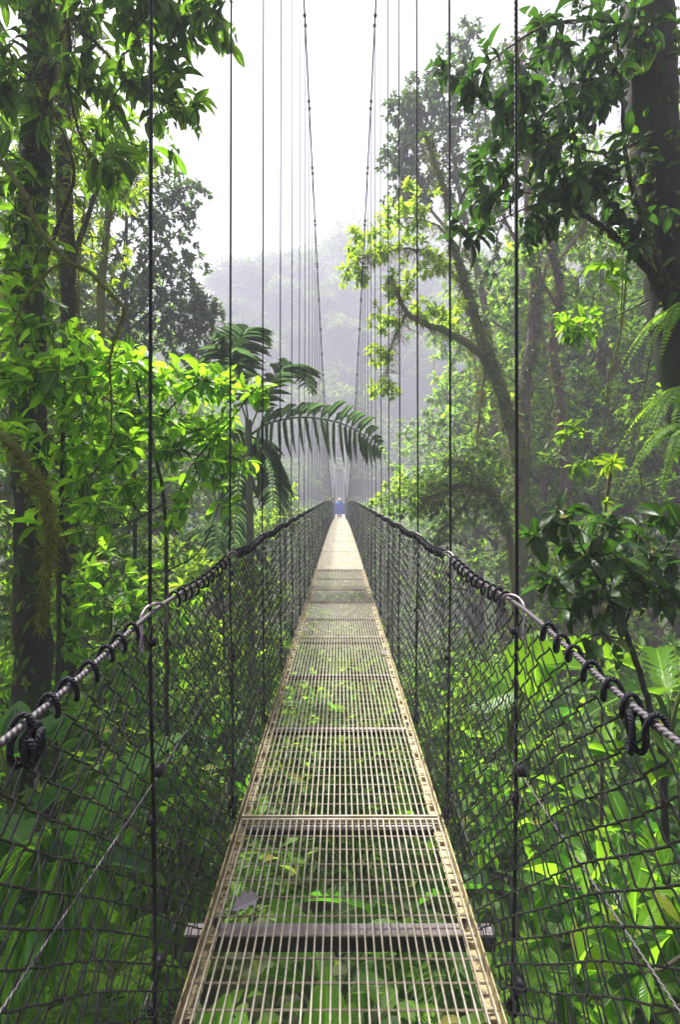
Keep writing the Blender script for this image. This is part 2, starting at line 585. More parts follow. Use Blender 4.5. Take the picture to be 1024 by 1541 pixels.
def tree(name, label, cat, limbs, att, leaf, bark='bark_brown', rtip=.004, rmax=.04, step=.15, moss=0, group=None,
         base=None, climb=0, climb_size=1, sides=10, trunk_name='trunk', tubnoise=.03, moss_len=(.02, .12), mossw=.006, lift=.15):
    """limbs: [(points, r0, r1)]; att: attractor points; leaf: dict"""
    base = limbs[0][0][0] if base is None else base
    e = thing(name, base, label, cat, group)
    tb, ms, n0 = MB(), MB(), []
    for li, (pts, r0, r1) in enumerate(limbs):
        P = smooth_path(pts, 7)
        k = len(P)
        P[1:-1] += rng.normal(size=(k - 2, 3)) * min(r0, .1) * .12
        R = np.linspace(0, 1, k) ** .8 * (r1 - r0) + r0
        if li == 0 and r0 > .05:
            R[:3] *= [1.5, 1.25, 1.1]
        tb.tube(P, R, sides if r0 > .03 else 6, noise=tubnoise)
        dl = np.linalg.norm(np.diff(P, axis=0), axis=1).sum()
        kk = max(2, int(dl / step))
        ii = np.linspace(0, k - 1, kk)
        n0 += [np.array([np.interp(i, range(k), P[:, c]) for c in range(3)]) for i in ii[int(kk * (.35 if li == 0 else .1)):]]
        if moss:
            strands(ms, P, R, max(60, int(moss * dl)), *moss_len, w=mossw)
    if len(att):
        nodes, par, tips, td = grow(n0, att, step, lift=lift)
        draw_twigs(tb, nodes, np.array(par), len(n0), rtip, rmax)
    tb.build(trunk_name, M[bark], e, base)
    if climb:
        cm = MB()
        P = smooth_path(limbs[0][0], 7)
        r_ = np.linspace(limbs[0][1], limbs[0][2], len(P))
        i = rng.integers(1, len(P) - 1, climb)
        t = rng.random(climb)[:, None]
        p_ = P[i] * (1 - t) + P[i + 1] * t
        az_ = rng.normal(size=climb) * 1.1 - 1.4 + np.sin(p_[:, 2] * 1.7) * 1.2
        u = np.stack([np.cos(az_), np.sin(az_), np.zeros(climb)], 1)
        p_ = p_ + u * r_[i][:, None] * .98
        D_ = u * .6 + rng.normal(size=u.shape) * .5 - UP * .35
        cm.leaves(T_ELL, p_, D_, u + UP * .6, rng.uniform(.06, .17, climb) * climb_size, rng.uniform(.03, .075, climb) * climb_size)
        cm.build('ivy', M['leaf_over'], e, base)
    if len(att) and leaf:
        lm = MB()
        lf = dict(leaf)
        mt = M[lf.pop('mat')]
        extra = lf.pop('along', 0)
        rosettes(lm, P=tips, D=td, mb=None, **lf) if False else rosettes(lm, lf['tm'], tips, td, lf['k'], lf['L'], lf['W'], lf.get('spread', 1.1), lf.get('droop', .15), lf.get('back', .12))
        if extra:
            tw = np.arange(len(n0), len(nodes))
            tw = tw[rng.random(len(tw)) < extra]
            td2 = nrm(nodes[tw] - nodes[np.array(par)[tw]])
            rosettes(lm, lf['tm'], nodes[tw], td2, max(2, lf['k'] // 3), lf['L'] * .9, lf['W'] * .9, 1.3, lf.get('droop', .15), 0)
        lm.build('crown', mt, e, base)
    if moss:
        ms.build('moss', M['moss'], e, base)
    return e


# ------------------------------------------------------------------ world, light, camera
SUN_EL, SUN_ROT = math.radians(62), math.radians(-30)
w = bpy.data.worlds.new('World')
scene.world = w
w.use_nodes = True
nt = w.node_tree
bg = nt.nodes['Background']
sky = nt.nodes.new('ShaderNodeTexSky')
sky.sky_type = 'NISHITA'
sky.sun_disc = False
sky.sun_elevation = SUN_EL
sky.sun_rotation = SUN_ROT
sky.air_density = 1.0
sky.dust_density = 3.0
bw = nt.nodes.new('ShaderNodeRGBToBW')
nt.links.new(sky.outputs[0], bw.inputs[0])
mx = nt.nodes.new('ShaderNodeMixRGB')          # overcast: cloud takes the blue out of the sky
mx.inputs[0].default_value = 0.85
nt.links.new(sky.outputs[0], mx.inputs[1])
nt.links.new(bw.outputs[0], mx.inputs[2])
nt.links.new(mx.outputs[0], bg.inputs[0])
bg.inputs[1].default_value = 0.062

sl = bpy.data.lights.new('sun', 'SUN')
sl.energy = 4.8
sl.angle = math.radians(6)
sl.color = (1, .96, .9)
so = bpy.data.objects.new('sun', sl)
COL.objects.link(so)
from mathutils import Vector
sd = Vector((math.sin(SUN_ROT) * math.cos(SUN_EL), math.cos(SUN_ROT) * math.cos(SUN_EL), math.sin(SUN_EL)))
so.rotation_euler = sd.to_track_quat('Z', 'Y').to_euler()

cam = bpy.data.cameras.new('camera')
cam.sensor_width = 36
cam.lens = F / 1541 * 36
cam.shift_y = -(770.5 - HY) / 1541
cam.clip_start = 0.02
cam.clip_end = 2000
co = bpy.data.objects.new('camera', cam)
co.rotation_euler = (math.pi / 2, 0, 0)
COL.objects.link(co)
scene.camera = co
scene.view_settings.view_transform = 'Standard'
scene.view_settings.look = 'None'
scene.view_settings.gamma = 1
scene.view_settings.exposure = 2.08
cy = scene.cycles
cy.max_bounces = 8
cy.diffuse_bounces = 3
cy.glossy_bounces = 2
cy.transmission_bounces = 4
cy.volume_bounces = 1
cy.caustics_reflective = False
cy.caustics_refractive = False
cy.use_adaptive_sampling = True
cy.adaptive_threshold = 0.02
cy.use_denoising = True


# ------------------------------------------------------------------ the bridge
DK, W_H, W_D = -1.55, 0.53, 0.49      # deck height under the eye, half width at the hangers and of the deck
Y0, Y1 = -1.2, 58.0


def sag(y):
    y = np.asarray(y, float)
    return -0.0007 * np.clip(y - 12, 0, 31) ** 2 - 0.0007 * 62 * 0 * y


def deck_z(y):
    return DK + sag(y)


def rail_z(y):
    y = np.asarray(y, float)
    return -.30 - .09 * np.exp(-np.clip(y - .7, 0, None) / 1.0) + sag(y) - .010 * np.cos((y - 1.42) * 2 * np.pi) * -1


def cable_z(y):
    return .0084 * (np.asarray(y, float) - 37) ** 2 - .2 + sag(y) * .6 * (np.asarray(y) < 43)


bridge = thing('suspension_footbridge', (0, 0, DK), 'narrow hanging footbridge of pale steel grating with black mesh sides on thin cables', 'footbridge')
BO = (0, 0, DK)

# deck panels, three metres each
seams = [-0.65, 2.35, 5.3, 8.2, 10.0] + [10 + 3 * i for i in range(1, 17)]
seams[0] = -0.65
for a, b in zip(seams[:-1], seams[1:]):
    mb = MB()
    a2, b2 = a + .012, b - .012
    fine = a >= 9.5
    nb = 33
    xs = np.linspace(-W_D + .022, W_D - .022, nb)
    ns = max(2, int((b2 - a2) / 1.0))
    ys = np.linspace(a2, b2, ns + 1)
    for y0, y1 in zip(ys[:-1], ys[1:]):      # bars follow the sag
        z0, z1 = float(deck_z(y0)), float(deck_z(y1))
        P = np.stack([np.stack([xs, np.full(nb, y0), np.full(nb, z0)], 1), np.stack([xs, np.full(nb, y1), np.full(nb, z1)], 1)], 1)
        hw, hh = .0025, .011
        V = np.concatenate([P[:, i, None] + np.array([(-hw, 0, -hh), (hw, 0, -hh), (hw, 0, 0), (-hw, 0, 0)]) for i in (0, 1)], 1)
        q = np.array([[0, 1, 5, 4], [1, 2, 6, 5], [2, 3, 7, 6], [3, 0, 4, 7]])
        mb.add(V, q[None] + np.arange(nb)[:, None, None] * 8)
    pitch = .045 if fine else .084
    yr = np.arange(a2 + .02, b2, pitch)
    zr = deck_z(yr)
    n = len(yr)
    r = .0042
    jit = rng.normal(size=(n, 2)) * .0025
    P = np.stack([np.stack([np.full(n, -W_D + .01), yr + jit[:, 0], zr - .012], 1), np.stack([np.full(n, W_D - .01), yr + jit[:, 1], zr - .012], 1)], 1)
    mb.tubes(P, r + (.004 if fine else -.0006), 5, m=0 if fine else 1)
    for ye in (a2, b2):
        mb.boxes([(0, ye, float(deck_z(ye)) - .009)], [(W_D - .02, .004, .0105)])
    pan = mb.build('deck_panel', [M['grating'], M['rod']], bridge, BO, smooth=False)
    for sx in (-1, 1):                       # the folded angle along each edge
        am = MB()
        for y0, y1 in zip(ys[:-1], ys[1:]):
            z0, z1 = float(deck_z(y0)), float(deck_z(y1))
            x0 = sx * (W_D - .002)
            prof = np.array([(0, .006), (0, -.045), (-sx * .048, -.045), (-sx * .048, -.041), (-sx * .004, -.041), (-sx * .004, .006)])
            V = np.array([[(x0 + px, yy, zz + pz + .002) for px, pz in prof] for yy, zz in ((y0, z0), (y1, z1))])
            qs = [(i, (i + 1) % 6, 6 + (i + 1) % 6, 6 + i) for i in range(6)]
            am.add(V, qs)
        # small clips holding the grating
        yc = np.arange(a2 + .12, b2, .25)
        am.boxes(np.stack([np.full(len(yc), sx * (W_D - .03)), yc, deck_z(yc) - .030], 1), [(.011, .014, .009)])
        am.build('edge_angle', M['angle'], pan, BO, smooth=False)

# beams across, under the deck
for yb in [1.80] + [2.35 + i * .985 for i in range(-3, 56)]:
    if abs(yb - 1.365) < .05:
        continue
    z = float(deck_z(yb)) - .05
    wide = .565 if yb < 2 else .50
    mb = MB()
    fw = .024 if yb < 2 else .015
    wb = .026 if yb < 2 else .015
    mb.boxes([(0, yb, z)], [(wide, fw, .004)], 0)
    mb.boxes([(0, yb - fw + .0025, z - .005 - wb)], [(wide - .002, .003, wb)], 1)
    bo = mb.build('cross_beam', [M['beam'], M['beam_under']], bridge, BO, smooth=False)
    for sx in (-1, 1):
        if yb > 12:
            break
        bm = MB()
        x = sx * (W_D - .035)
        bm.tube([(x, yb, z + .002), (x, yb, z + .034)], .006, 6)
        bm.tube([(x, yb, z + .022), (x, yb, z + .036)], .011, 6)
        bm.build('bolt', M['hook'], bo, BO)

# hangers: two strands each with a hook round the hand cable
rest = MB()
ny = [1.42 + i for i in range(-2, 57)]
for i, y in enumerate(ny):
    for sx in (-1, 1):
        yy = y + (.08 if (sx > 0 and i == 2) else 0) + rng.normal() * .015
        x = sx * W_H
        zt, zb, zr = float(cable_z(yy)), float(deck_z(yy)) - .05, float(rail_z(yy))
        far = yy > 49
        mb = rest if far else MB()
        jx = rng.normal() * .006
        R = .0056
        pts = [(x + jx * 0, yy, zt), (x + jx * .3, yy, (zt + zr) / 2), (x + sx * .012, yy, zr + .02), (x + sx * .010, yy + .004, zr - .3), (x + jx, yy, (zr + zb) / 2), (x - sx * .004, yy, zb)]
        mb.tube(pts, R, 6)
        pts2 = [(x + sx * .010, yy + .012, zr - .62), (x + jx + sx * .003, yy + .016, zr - .85), (x + sx * .006, yy + .013, zb + .12), (x, yy + .008, zb)]
        mb.tube(pts2, R * .9, 6)
        if far:
            continue
        h = mb.build('hanger', M['hanger'], bridge, BO)
        if yy < 30:
            hk = MB()
            t = np.linspace(0, 1, 12)
            ang = -.4 + t * 3.7
            c = np.array([x, yy, zr])
            P = np.stack([c[0] + sx * .017 * np.cos(ang) * 1.0, c[1] - .05 + .1 * t, c[2] + .017 * np.sin(ang) + .002], 1)
            P = np.vstack([[c[0] + sx * .006, c[1] - .07, c[2] - .1], P, [c[0] - sx * .013, c[1] + .06, c[2] - .055]])
            hk.tube(P, .0044, 7)
            hk.build('hook', M['hook'], h, BO)
            if yy < 14:
                for zc in (zr - .09, zr - .60, zb + .13, zb + .07):
                    cl = MB()
                    cl.boxes([(x + sx * .006, yy + .006, zc)], [(.011, .013, .010)])
                    cl.tube([(x + sx * .006, yy - .016, zc), (x + sx * .006, yy + .03, zc)], .004, 6)
                    cl.build('clamp', M['hanger'], h, BO)
                cl = MB()
                th = np.linspace(0, 6.28, 12)
                cl.tube(np.stack([x + .016 * np.cos(th), np.full(12, yy), zb + .03 + .03 * np.sin(th)], 1), .006, 6)
                cl.build('shackle', M['hanger'], h, BO)
tag(rest.build('hanger', M['hanger'], bridge, BO), kind='stuff')

ysl = np.arange(Y0, Y1 + .01, .1)
for sx in (-1, 1):
    mb = MB()
    mb.tube(np.stack([np.full(len(ysl), sx * W_H), ysl, rail_z(ysl)], 1), .0066, 8)
    mb.build('hand_cable', M['steel_rope'], bridge, BO)
    mb = MB()
    yc = np.arange(-2, 76.1, .5)
    mb.tube(np.stack([np.full(len(yc), sx * W_H), yc, cable_z(yc)], 1), .0125, 8)
    mc = mb.build('main_cable', M['hanger'], bridge, BO)
    for i, y in enumerate(ny):
        z = float(cable_z(y))
        for dy in (-.06, .1):
            if y > 3 and i < 52:
                cl = MB()
                cl.boxes([(sx * W_H, y + dy, z + .0)], [(.021, .016, .018)])
                cl.tube([(sx * W_H - .030, y + dy, z), (sx * W_H + .030, y + dy, z)], .006, 6)
                cl.build('cable_clamp', M['hanger'], mc, BO)
    for zz, nm in ((-.82, 'side_cable'), (-1.385 if sx < 0 else -1.45, 'side_cable')):
        mb = MB()
        yy = ysl[ysl < 30]
        mb.tube(np.stack([np.full(len(yy), sx * (W_H + .004)), yy, zz + sag(yy) + .012 * np.sin(yy * 3.1) + .03 * (yy - 1) / 3 * (yy < 4) * (zz > -1)], 1), .0026, 6)
        sc_ = mb.build(nm, M['steel_rope'], bridge, BO)
        for y in ny[2:12]:
            cl = MB()
            cl.boxes([(sx * (W_H + .004), y + .03, zz + float(sag(y)) + .004)], [(.012, .016, .013)])
            cl.build('clip', M['hanger'], sc_, BO)

# chain-link sides: every wire is a flattened spiral hooked into its neighbours
p = .036
for sx in (-1, 1):
    mb = MB()
    for ya, yb, detail in ((Y0, 5.2, 2), (5.2, 14, 1), (14, 58, 0)):
        iw = np.arange(int(ya / p), int(yb / p))
        if detail == 0:
            iw = iw[::1]
        n = len(iw)
        K = 33
        k = np.arange(K + 1)
        sgn = (-1.0) ** (k[None] + iw[:, None])
        yy = iw[:, None] * p + sgn * p * .5 * 1.06
        ytrue = np.broadcast_to(yy, (n, K + 1))
        top = rail_z(ytrue) - .032 - .018 * np.abs(np.sin((ytrue - 1.42) * np.pi))
        bot = deck_z(ytrue) - .035
        zz = top + (bot - top) * (k / K)[None]
        s = 1.0 * (k / K)[None]
        # the net hangs a little slack and bows outwards
        bow = .018 * np.sin(np.pi * s) * (1 + .6 * np.sin(ytrue * 2.1 + sx)) + .006 * np.sin(ytrue * 9 + s * 6) + .004 * np.sin(ytrue * 23 - s * 11)
        wz = .005 * np.sin(ytrue * 6.3 + s * 4) * np.sin(np.pi * s)
        wy = .004 * np.sin(ytrue * 3.7 + s * 8 + sx) + .006 * s * np.sin(ytrue * 1.7)
        X = sx * (W_H + .004 - .030 * s + bow)
        C = np.stack([X, yy + wy, zz + wz], 2)
        if detail:
            m_ = C.copy()
            m_[:, :, 0] += sx * .0030 * np.where(sgn > 0, 1, -1)
            A = m_[:, :-1] * .5 + m_[:, 1:] * .5
            # little loops at each corner
            c_up = C[:, :-1] * .88 + C[:, 1:] * .12
            c_dn = C[:, :-1] * .12 + C[:, 1:] * .88
            side = np.where(k[:-1] % 2 == 0, 1, -1)[None]
            c_up[:, :, 0] += .0042 * side
            c_dn[:, :, 0] += .0042 * side
            path = np.stack([C[:, :-1], c_up, c_dn], 2).reshape(n, -1, 3)
        else:
            path = C
        mb.tubes(path, .0025 if detail else .0022, 5 if detail == 2 else 3, ref=(0, .95, .31))
    mb.build('mesh_side', M['wire'], bridge, BO)

# black cord laced round the hand cable and through the net
for sx in (-1, 1):
    for yA, yB, rr, pit in ((.80, 1.36, 1.0, .072), (1.55, 2.36, .95, .072), (2.5, 58, .9, .062)):
        turns = int((yB - yA) / pit)
        t = np.arange(turns * 12 + 1) / 12.0
        ph = t * 2 * np.pi
        y = yA + t * pit + .011 * np.sin(ph + 1.2) + .006 * np.sin(t * 1.9)
        slack = (1 + .25 * np.sin(t * 2.3) + .15 * np.sin(t * 5.1)) * (1.0 if yA < 2 else .62)
        zc = -.009 * slack
        X = sx * (W_H + .002) + .0155 * np.cos(ph) * sx
        Z = rail_z(y) + zc + (.0165 - zc) * np.sin(ph)
        mb = MB()
        mb.tube(np.stack([X, y, Z], 1), .0052 * rr, 7)
        if yA < 1:                                # the knot with its loose ring
            kn = MB()
            th = np.linspace(0, 2 * np.pi * 1.9, 40)
            c = np.array([sx * W_H, .835, float(rail_z(.835)) - .035])
            if sx < 0:
                for rad, off in ((.033, 0.0), (.018, .012)):
                    mb.tube(np.stack([c[0] + .012 * np.sin(th * .5) + off, c[1] + rad * np.cos(th) * .9, c[2] + rad * np.sin(th) - (0 if off else .004)], 1), .0058, 7)
                a2 = np.linspace(0, 4 * np.pi, 30)
                mb.tube(np.stack([c[0] + .014 * np.cos(a2) + .01, c[1] - .01 + .015 * np.sin(a2 * .7), c[2] + .016 * np.sin(a2)], 1), .0058, 7)
            else:
                mb.tube(np.stack([c[0] + .012 * np.sin(th * .5), c[1] + .05 + .016 * np.cos(th), c[2] - .008 + .036 * np.sin(th)], 1), .0058, 7)
        mb.build('lashing_cord', M['rope'], bridge, BO)

# far tower
tw = thing('bridge_tower', (0, 74, -3.2), 'tall pale steel tower faint in the mist where the cables end', 'tower')
for sx in (-1, 1):
    mb = MB()
    mb.tube([(sx * .75, 74, -3.2), (sx * .75, 74, 4), (sx * .62, 74, 11.9)], [.16, .15, .12], 12)
    mb.build('post', M['tower'], tw, (0, 74, -3.2))
for zc, wx in ((11.6, .9), (5.2, .78)):
    mb = MB()
    mb.boxes([(0, 74, zc)], [(wx, .12, .12)])
    mb.build('crosspiece', M['tower'], tw, (0, 74, -3.2), smooth=False)

# ------------------------------------------------------------------ person in a blue raincoat
PY = 43.5
pz = float(deck_z(PY))


def skin_mesh(name, verts, edges, radii, material, parent, origin, sub=2):
    me = bpy.data.meshes.new(name)
    me.from_pydata([tuple(np.array(v) - np.array(origin)) for v in verts], edges, [])
    o = bpy.data.objects.new(name, me)
    COL.objects.link(o)
    if parent:
        o.parent = parent
    else:
        o.location = origin
    md = o.modifiers.new('skin', 'SKIN')
    for v, r in zip(me.skin_vertices[0].data, radii):
        v.radius = (r, r) if not isinstance(r, tuple) else r
    me.skin_vertices[0].data[0].use_root = True
    sm = o.modifiers.new('sub', 'SUBSURF')
    sm.levels = sm.render_levels = sub
    me.materials.append(material)
    return o


V = [(0, 0, .92), (0, 0, 1.1), (0, 0, 1.3), (0, -.01, 1.43), (0, 0, 1.5), (0, .01, 1.6), (0, .01, 1.68)]
Rr = [(.15, .11), (.13, .10), (.16, .11), (.09, .07), (.055, .055), (.085, .10), (.06, .07)]
E = [(i, i + 1) for i in range(6)]
for s_ in (-1, 1):
    b = len(V)
    V += [(s_ * .19, 0, 1.38), (s_ * .30, .02, 1.15), (s_ * .40, .10, .98), (s_ * .43, .13, .93)]
    Rr += [.055, .045, .032, .035]
    E += [(2, b), (b, b + 1), (b + 1, b + 2), (b + 2, b + 3)]
    h = b + 3
    hx, hy, hz = V[h]
    for f in range(5):
        bb = len(V)
        V += [(hx + s_ * (.015 * (f - 1.5)), hy + .03, hz - .03), (hx + s_ * (.018 * (f - 1.5)), hy + .04 + .004 * f, hz - .075 + .006 * abs(f - 2))]
        Rr += [.010, .008]
        E += [(h, bb), (bb, bb + 1)]
    b = len(V)
    V += [(s_ * .09, 0, .82), (s_ * .10, -.02 * s_, .48), (s_ * .10, .03, .09), (s_ * .11, -.10, .04)]
    Rr += [.085, .058, .042, .04]
    E += [(0, b), (b, b + 1), (b + 1, b + 2), (b + 2, b + 3)]
PO = np.array([-.02, PY, pz])
V = [np.array(v) * 1.02 + PO for v in V]
per = skin_mesh('person', V, E, Rr, M['skin'], None, tuple(PO))
tag(per, 'person in blue rain poncho and pale hat at the misty far end of the bridge', 'person')
mb = MB()


def lathe(mb, prof, sides=24, sx=1.0, sy=.7, c=(0, 0, 0), fold=0.0):
    th = np.arange(sides) / sides * 2 * np.pi
    V = []
    for r, z in prof:
        rr = r * (1 + fold * np.sin(th * 6) * (r > .2))
        V.append(np.stack([c[0] + rr * np.cos(th) * sx, c[1] + rr * np.sin(th) * sy, np.full(sides, c[2] + z)], 1))
    k = len(prof)
    j = np.arange(k - 1)[:, None] * sides
    a = np.arange(sides)[None]
    a2 = (a + 1) % sides
    mb.add(np.array(V), np.stack([j + a, j + a2, j + sides + a2, j + sides + a], -1))


lathe(mb, [(.50, .36), (.49, .45), (.47, .75), (.45, 1.0), (.38, 1.25), (.28, 1.42), (.13, 1.50), (.08, 1.53)], 32, 1, .6, PO, .06)
mb.build('poncho', M['coat'], per, PO)
mb = MB()
lathe(mb, [(.20, 1.655), (.20, 1.66), (.12, 1.675), (.115, 1.74), (.08, 1.79), (.01, 1.80)], 20, 1, 1, PO)
mb.build('hat', M['cloth_pale'], per, PO)
mb = MB()
for s_ in (-1, 1):
    mb.tube([PO + (s_ * .1, 0, .84), PO + (s_ * .102, 0, .5), PO + (s_ * .1, .02, .1)], [.11, .09, .075], 10)
mb.build('trousers', M['trousers'], per, PO)

# dead leaves lying on the grating
for (px, py_, d, L, ang, nm, lab) in ((370, 1367, 1.83, .10, .35, 'dead_leaf', 'curled grey dead leaf lying on the grating over the nearest wide beam'),
                                      (578, 993, 4.7, .10, 2.2, 'dead_leaf', 'small pale dead leaf near the right edge of the deck grating')):
    c = at(px, py_, d)
    c[2] = float(deck_z(d)) + .012
    mb = MB()
    v, q, u = blade(10, lambda t: (.5 + .5 * math.sin(math.pi * t)) * min(1, (1 - t) * 5 + .1) * min(1, t * 6 + .1) * (1 + .25 * math.sin(t * 38)), .5, -.22, .03)
    D = np.array([[math.cos(ang), math.sin(ang) * .8, .05]])
    mb.leaves((v, q, u), np.array([c - D[0] * L * .5]), D, np.array([[.1, -.2, 1.0]]), L, L * .62)
    mb.tube([c - D[0] * L * .5, c - D[0] * L * .8 + (0, 0, .004), c - D[0] * L * 1.1 + (0, -.005, -.004)], .0018, 5)
    o = mb.build(nm, M['leaf_dry'], None, tuple(c))
    tag(o, lab, 'leaf')
HAZE = 0.0044

# ------------------------------------------------------------------ land
def vnoise(x, y):
    return (np.sin(x * .31 + 1.3) * np.cos(y * .27 - .4) + .5 * np.sin(x * .83 + y * .61) + .3 * np.sin(x * 1.7 - y * 1.3 + 2))


def ridge(x):
    r = 62 + 14 * np.exp(-((x - 2) / 34) ** 2) + .15 * np.clip(x, 0, 80) - .45 * np.clip(-x - 28, 0, 70)
    return r + 3 * np.sin(x * .13) + 1.5 * np.sin(x * .31 + 1)


def ground(x, y):
    x = np.asarray(x, float)
    y = np.asarray(y, float)
    near = -3.1 - .30 * np.clip(y - 1.0, -3, 36) + .10 * np.clip(np.abs(x) - 3, 0, 60) + .22 * np.clip(-y - 2, 0, 60)
    t = np.clip((y - 40) / 34, 0, 1)
    far = -13.6 + 10.4 * t * t * (3 - 2 * t)
    z = np.where(y < 37, near, np.maximum(far, -13.9) + .10 * np.clip(np.abs(x) - 3, 0, 60) * (1 - t))
    h = np.clip((y - 80) / 82, 0, 1)
    z = z + h * h * (3 - 2 * h) * (ridge(x) + 3.2)
    z = z - np.clip(y - 170, 0, 400) * .25
    return z + .22 * vnoise(x, y) + .05 * vnoise(x * 5, y * 5)


gx = np.sign(np.linspace(-1, 1, 181)) * np.abs(np.linspace(-1, 1, 181)) ** 1.8 * 230
gy = np.concatenate([np.linspace(-70, 0, 20)[:-1], np.linspace(0, 40, 70)[:-1], np.linspace(40, 190, 110)[:-1], np.linspace(190, 300, 20)])
GX, GY = np.meshgrid(gx, gy)
GZ = ground(GX, GY)
mb = MB()
nx, nyg = len(gx), len(gy)
ii = np.arange(nyg - 1)[:, None] * nx
jj = np.arange(nx - 1)[None]
mb.add(np.stack([GX, GY, GZ], -1), np.stack([ii + jj, ii + jj + 1, ii + jj + nx + 1, ii + jj + nx], -1))
m, nt, bs, out = mat('forest_floor')
tc = nt.nodes.new('ShaderNodeTexCoord')
n1 = nd(nt, 'ShaderNodeTexNoise', Scale=2.5, Detail=8.0, Roughness=.7)
nt.links.new(tc.outputs['Object'], n1.inputs['Vector'])
nt.links.new(ramp(nt, n1.outputs[0], [(.35, (.02, .016, .01)), (.5, (.035, .04, .012)), (.65, (.03, .06, .012))]), bs.inputs['Base Color'])
bs.inputs['Roughness'].default_value = .95
bm = nd(nt, 'ShaderNodeBump', Strength=.8, Distance=.08)
nt.links.new(n1.outputs[0], bm.inputs['Height'])
nt.links.new(bm.outputs[0], bs.inputs['Normal'])
tag(mb.build('ground', m), kind='structure')

# air
me = bpy.data.meshes.new('haze')
bx = [(x, y, z) for z in (-75, 98) for x, y in ((-232, -72), (232, -72), (232, 302), (-232, 302))]
me.from_pydata(bx, [], [(0, 3, 2, 1), (4, 5, 6, 7), (0, 1, 5, 4), (1, 2, 6, 5), (2, 3, 7, 6), (3, 0, 4, 7)])
hz = bpy.data.objects.new('haze', me)
COL.objects.link(hz)
hm = bpy.data.materials.new('haze')
hm.use_nodes = True
hm.node_tree.nodes.remove(hm.node_tree.nodes['Principled BSDF'])
pv = hm.node_tree.nodes.new('ShaderNodeVolumePrincipled')
pv.inputs['Color'].default_value = (.84, .83, 1.0, 1)
pv.inputs['Density'].default_value = HAZE
pv.inputs['Anisotropy'].default_value = -0.05
hm.node_tree.links.new(pv.outputs[0], hm.node_tree.nodes['Material Output'].inputs['Volume'])
me.materials.append(hm)
tag(hz, kind='stuff')

# far hillside wood, one mass
mb = MB()
NC = 760
cx = rng.uniform(-125, 150, NC)
cyy = rng.uniform(80, 172, NC)
for x, y in zip(cx, cyy):
    z = float(ground(x, y))
    R = rng.uniform(2.2, 4.2) if rng.random() < .6 else rng.uniform(4.5, 7.0)
    H = R * rng.uniform(.55, .9)
    n = int(330 + 40 * R)
    u = nrm(rng.normal(size=(n, 3)))
    u[:, 2] = np.abs(u[:, 2]) * 1.1 - .15
    lump = 1 + .3 * np.sin(u[:, 0] * 5 + x) * np.cos(u[:, 1] * 6 + y) + .1 * rng.normal(size=n)
    P = np.array([x, y, z + H * .6 + 1.5]) + u * np.array([R, R, H]) * lump[:, None]
    mb.leaves(T_LO, P, nrm(u + rng.normal(size=u.shape) * .8 - UP * .3), u + rng.normal(size=u.shape) * .5, rng.uniform(.5, 1.1, n), rng.uniform(.35, .8, n), m=int(rng.random() < .33))
tag(mb.build('hillside_forest', [M['hill_leaf'], M['hill_light']]), kind='stuff')

# ground cover, nobody could count it
mb = MB()
n = 30000
x = rng.normal(size=n) * 7
y = rng.uniform(-.5, 30, n) ** 1.0
z = ground(x, y)
hh = rng.random(n) ** 1.5 * .8 + .03
a = rng.random(n) * 6.28
D = np.stack([np.cos(a), np.sin(a), rng.uniform(-.3, .8, n)], 1)
mb.leaves(T_MED, np.stack([x, y, z + hh], 1), D, UP + rng.normal(size=D.shape) * .35, rng.uniform(.08, .26, n), rng.uniform(.04, .12, n))
tag(mb.build('ground_cover', M['leaf_mid']), kind='stuff')
mb = MB()
n = 22000
x = rng.normal(size=n) * 16
y = rng.uniform(22, 78, n)
z = ground(x, y)
u = nrm(rng.normal(size=(n, 3)))
P = np.stack([x, y, z + .3 + 1.6 * rng.random(n) * (1 + .6 * np.sin(x * .9) * np.cos(y * .8))], 1)
mb.leaves(T_LO, P, u - UP * .2, UP + u * .6, rng.uniform(.25, .6, n), rng.uniform(.15, .4, n))
tag(mb.build('valley_undergrowth', M['leaf_mid']), kind='stuff')

# ------------------------------------------------------------------ trees near the bridge
def L(pts, r0, r1):
    """limb from (px, py, distance) points"""
    return ([at(*p_) for p_ in pts], r0, r1)


def E(*els):
    return np.concatenate([px_ell(*e_) for e_ in els])


def down(px, py, d, to=None):
    """ground point under a pixel"""
    a = at(px, py, d)
    a[2] = float(ground(a[0], a[1])) - .15
    return a


def LG(px, d, pts, r0, r1):
    """limb starting at the ground under px"""
    return ([down(px, HY, d)] + [at(*p_) for p_ in pts], r0, r1)


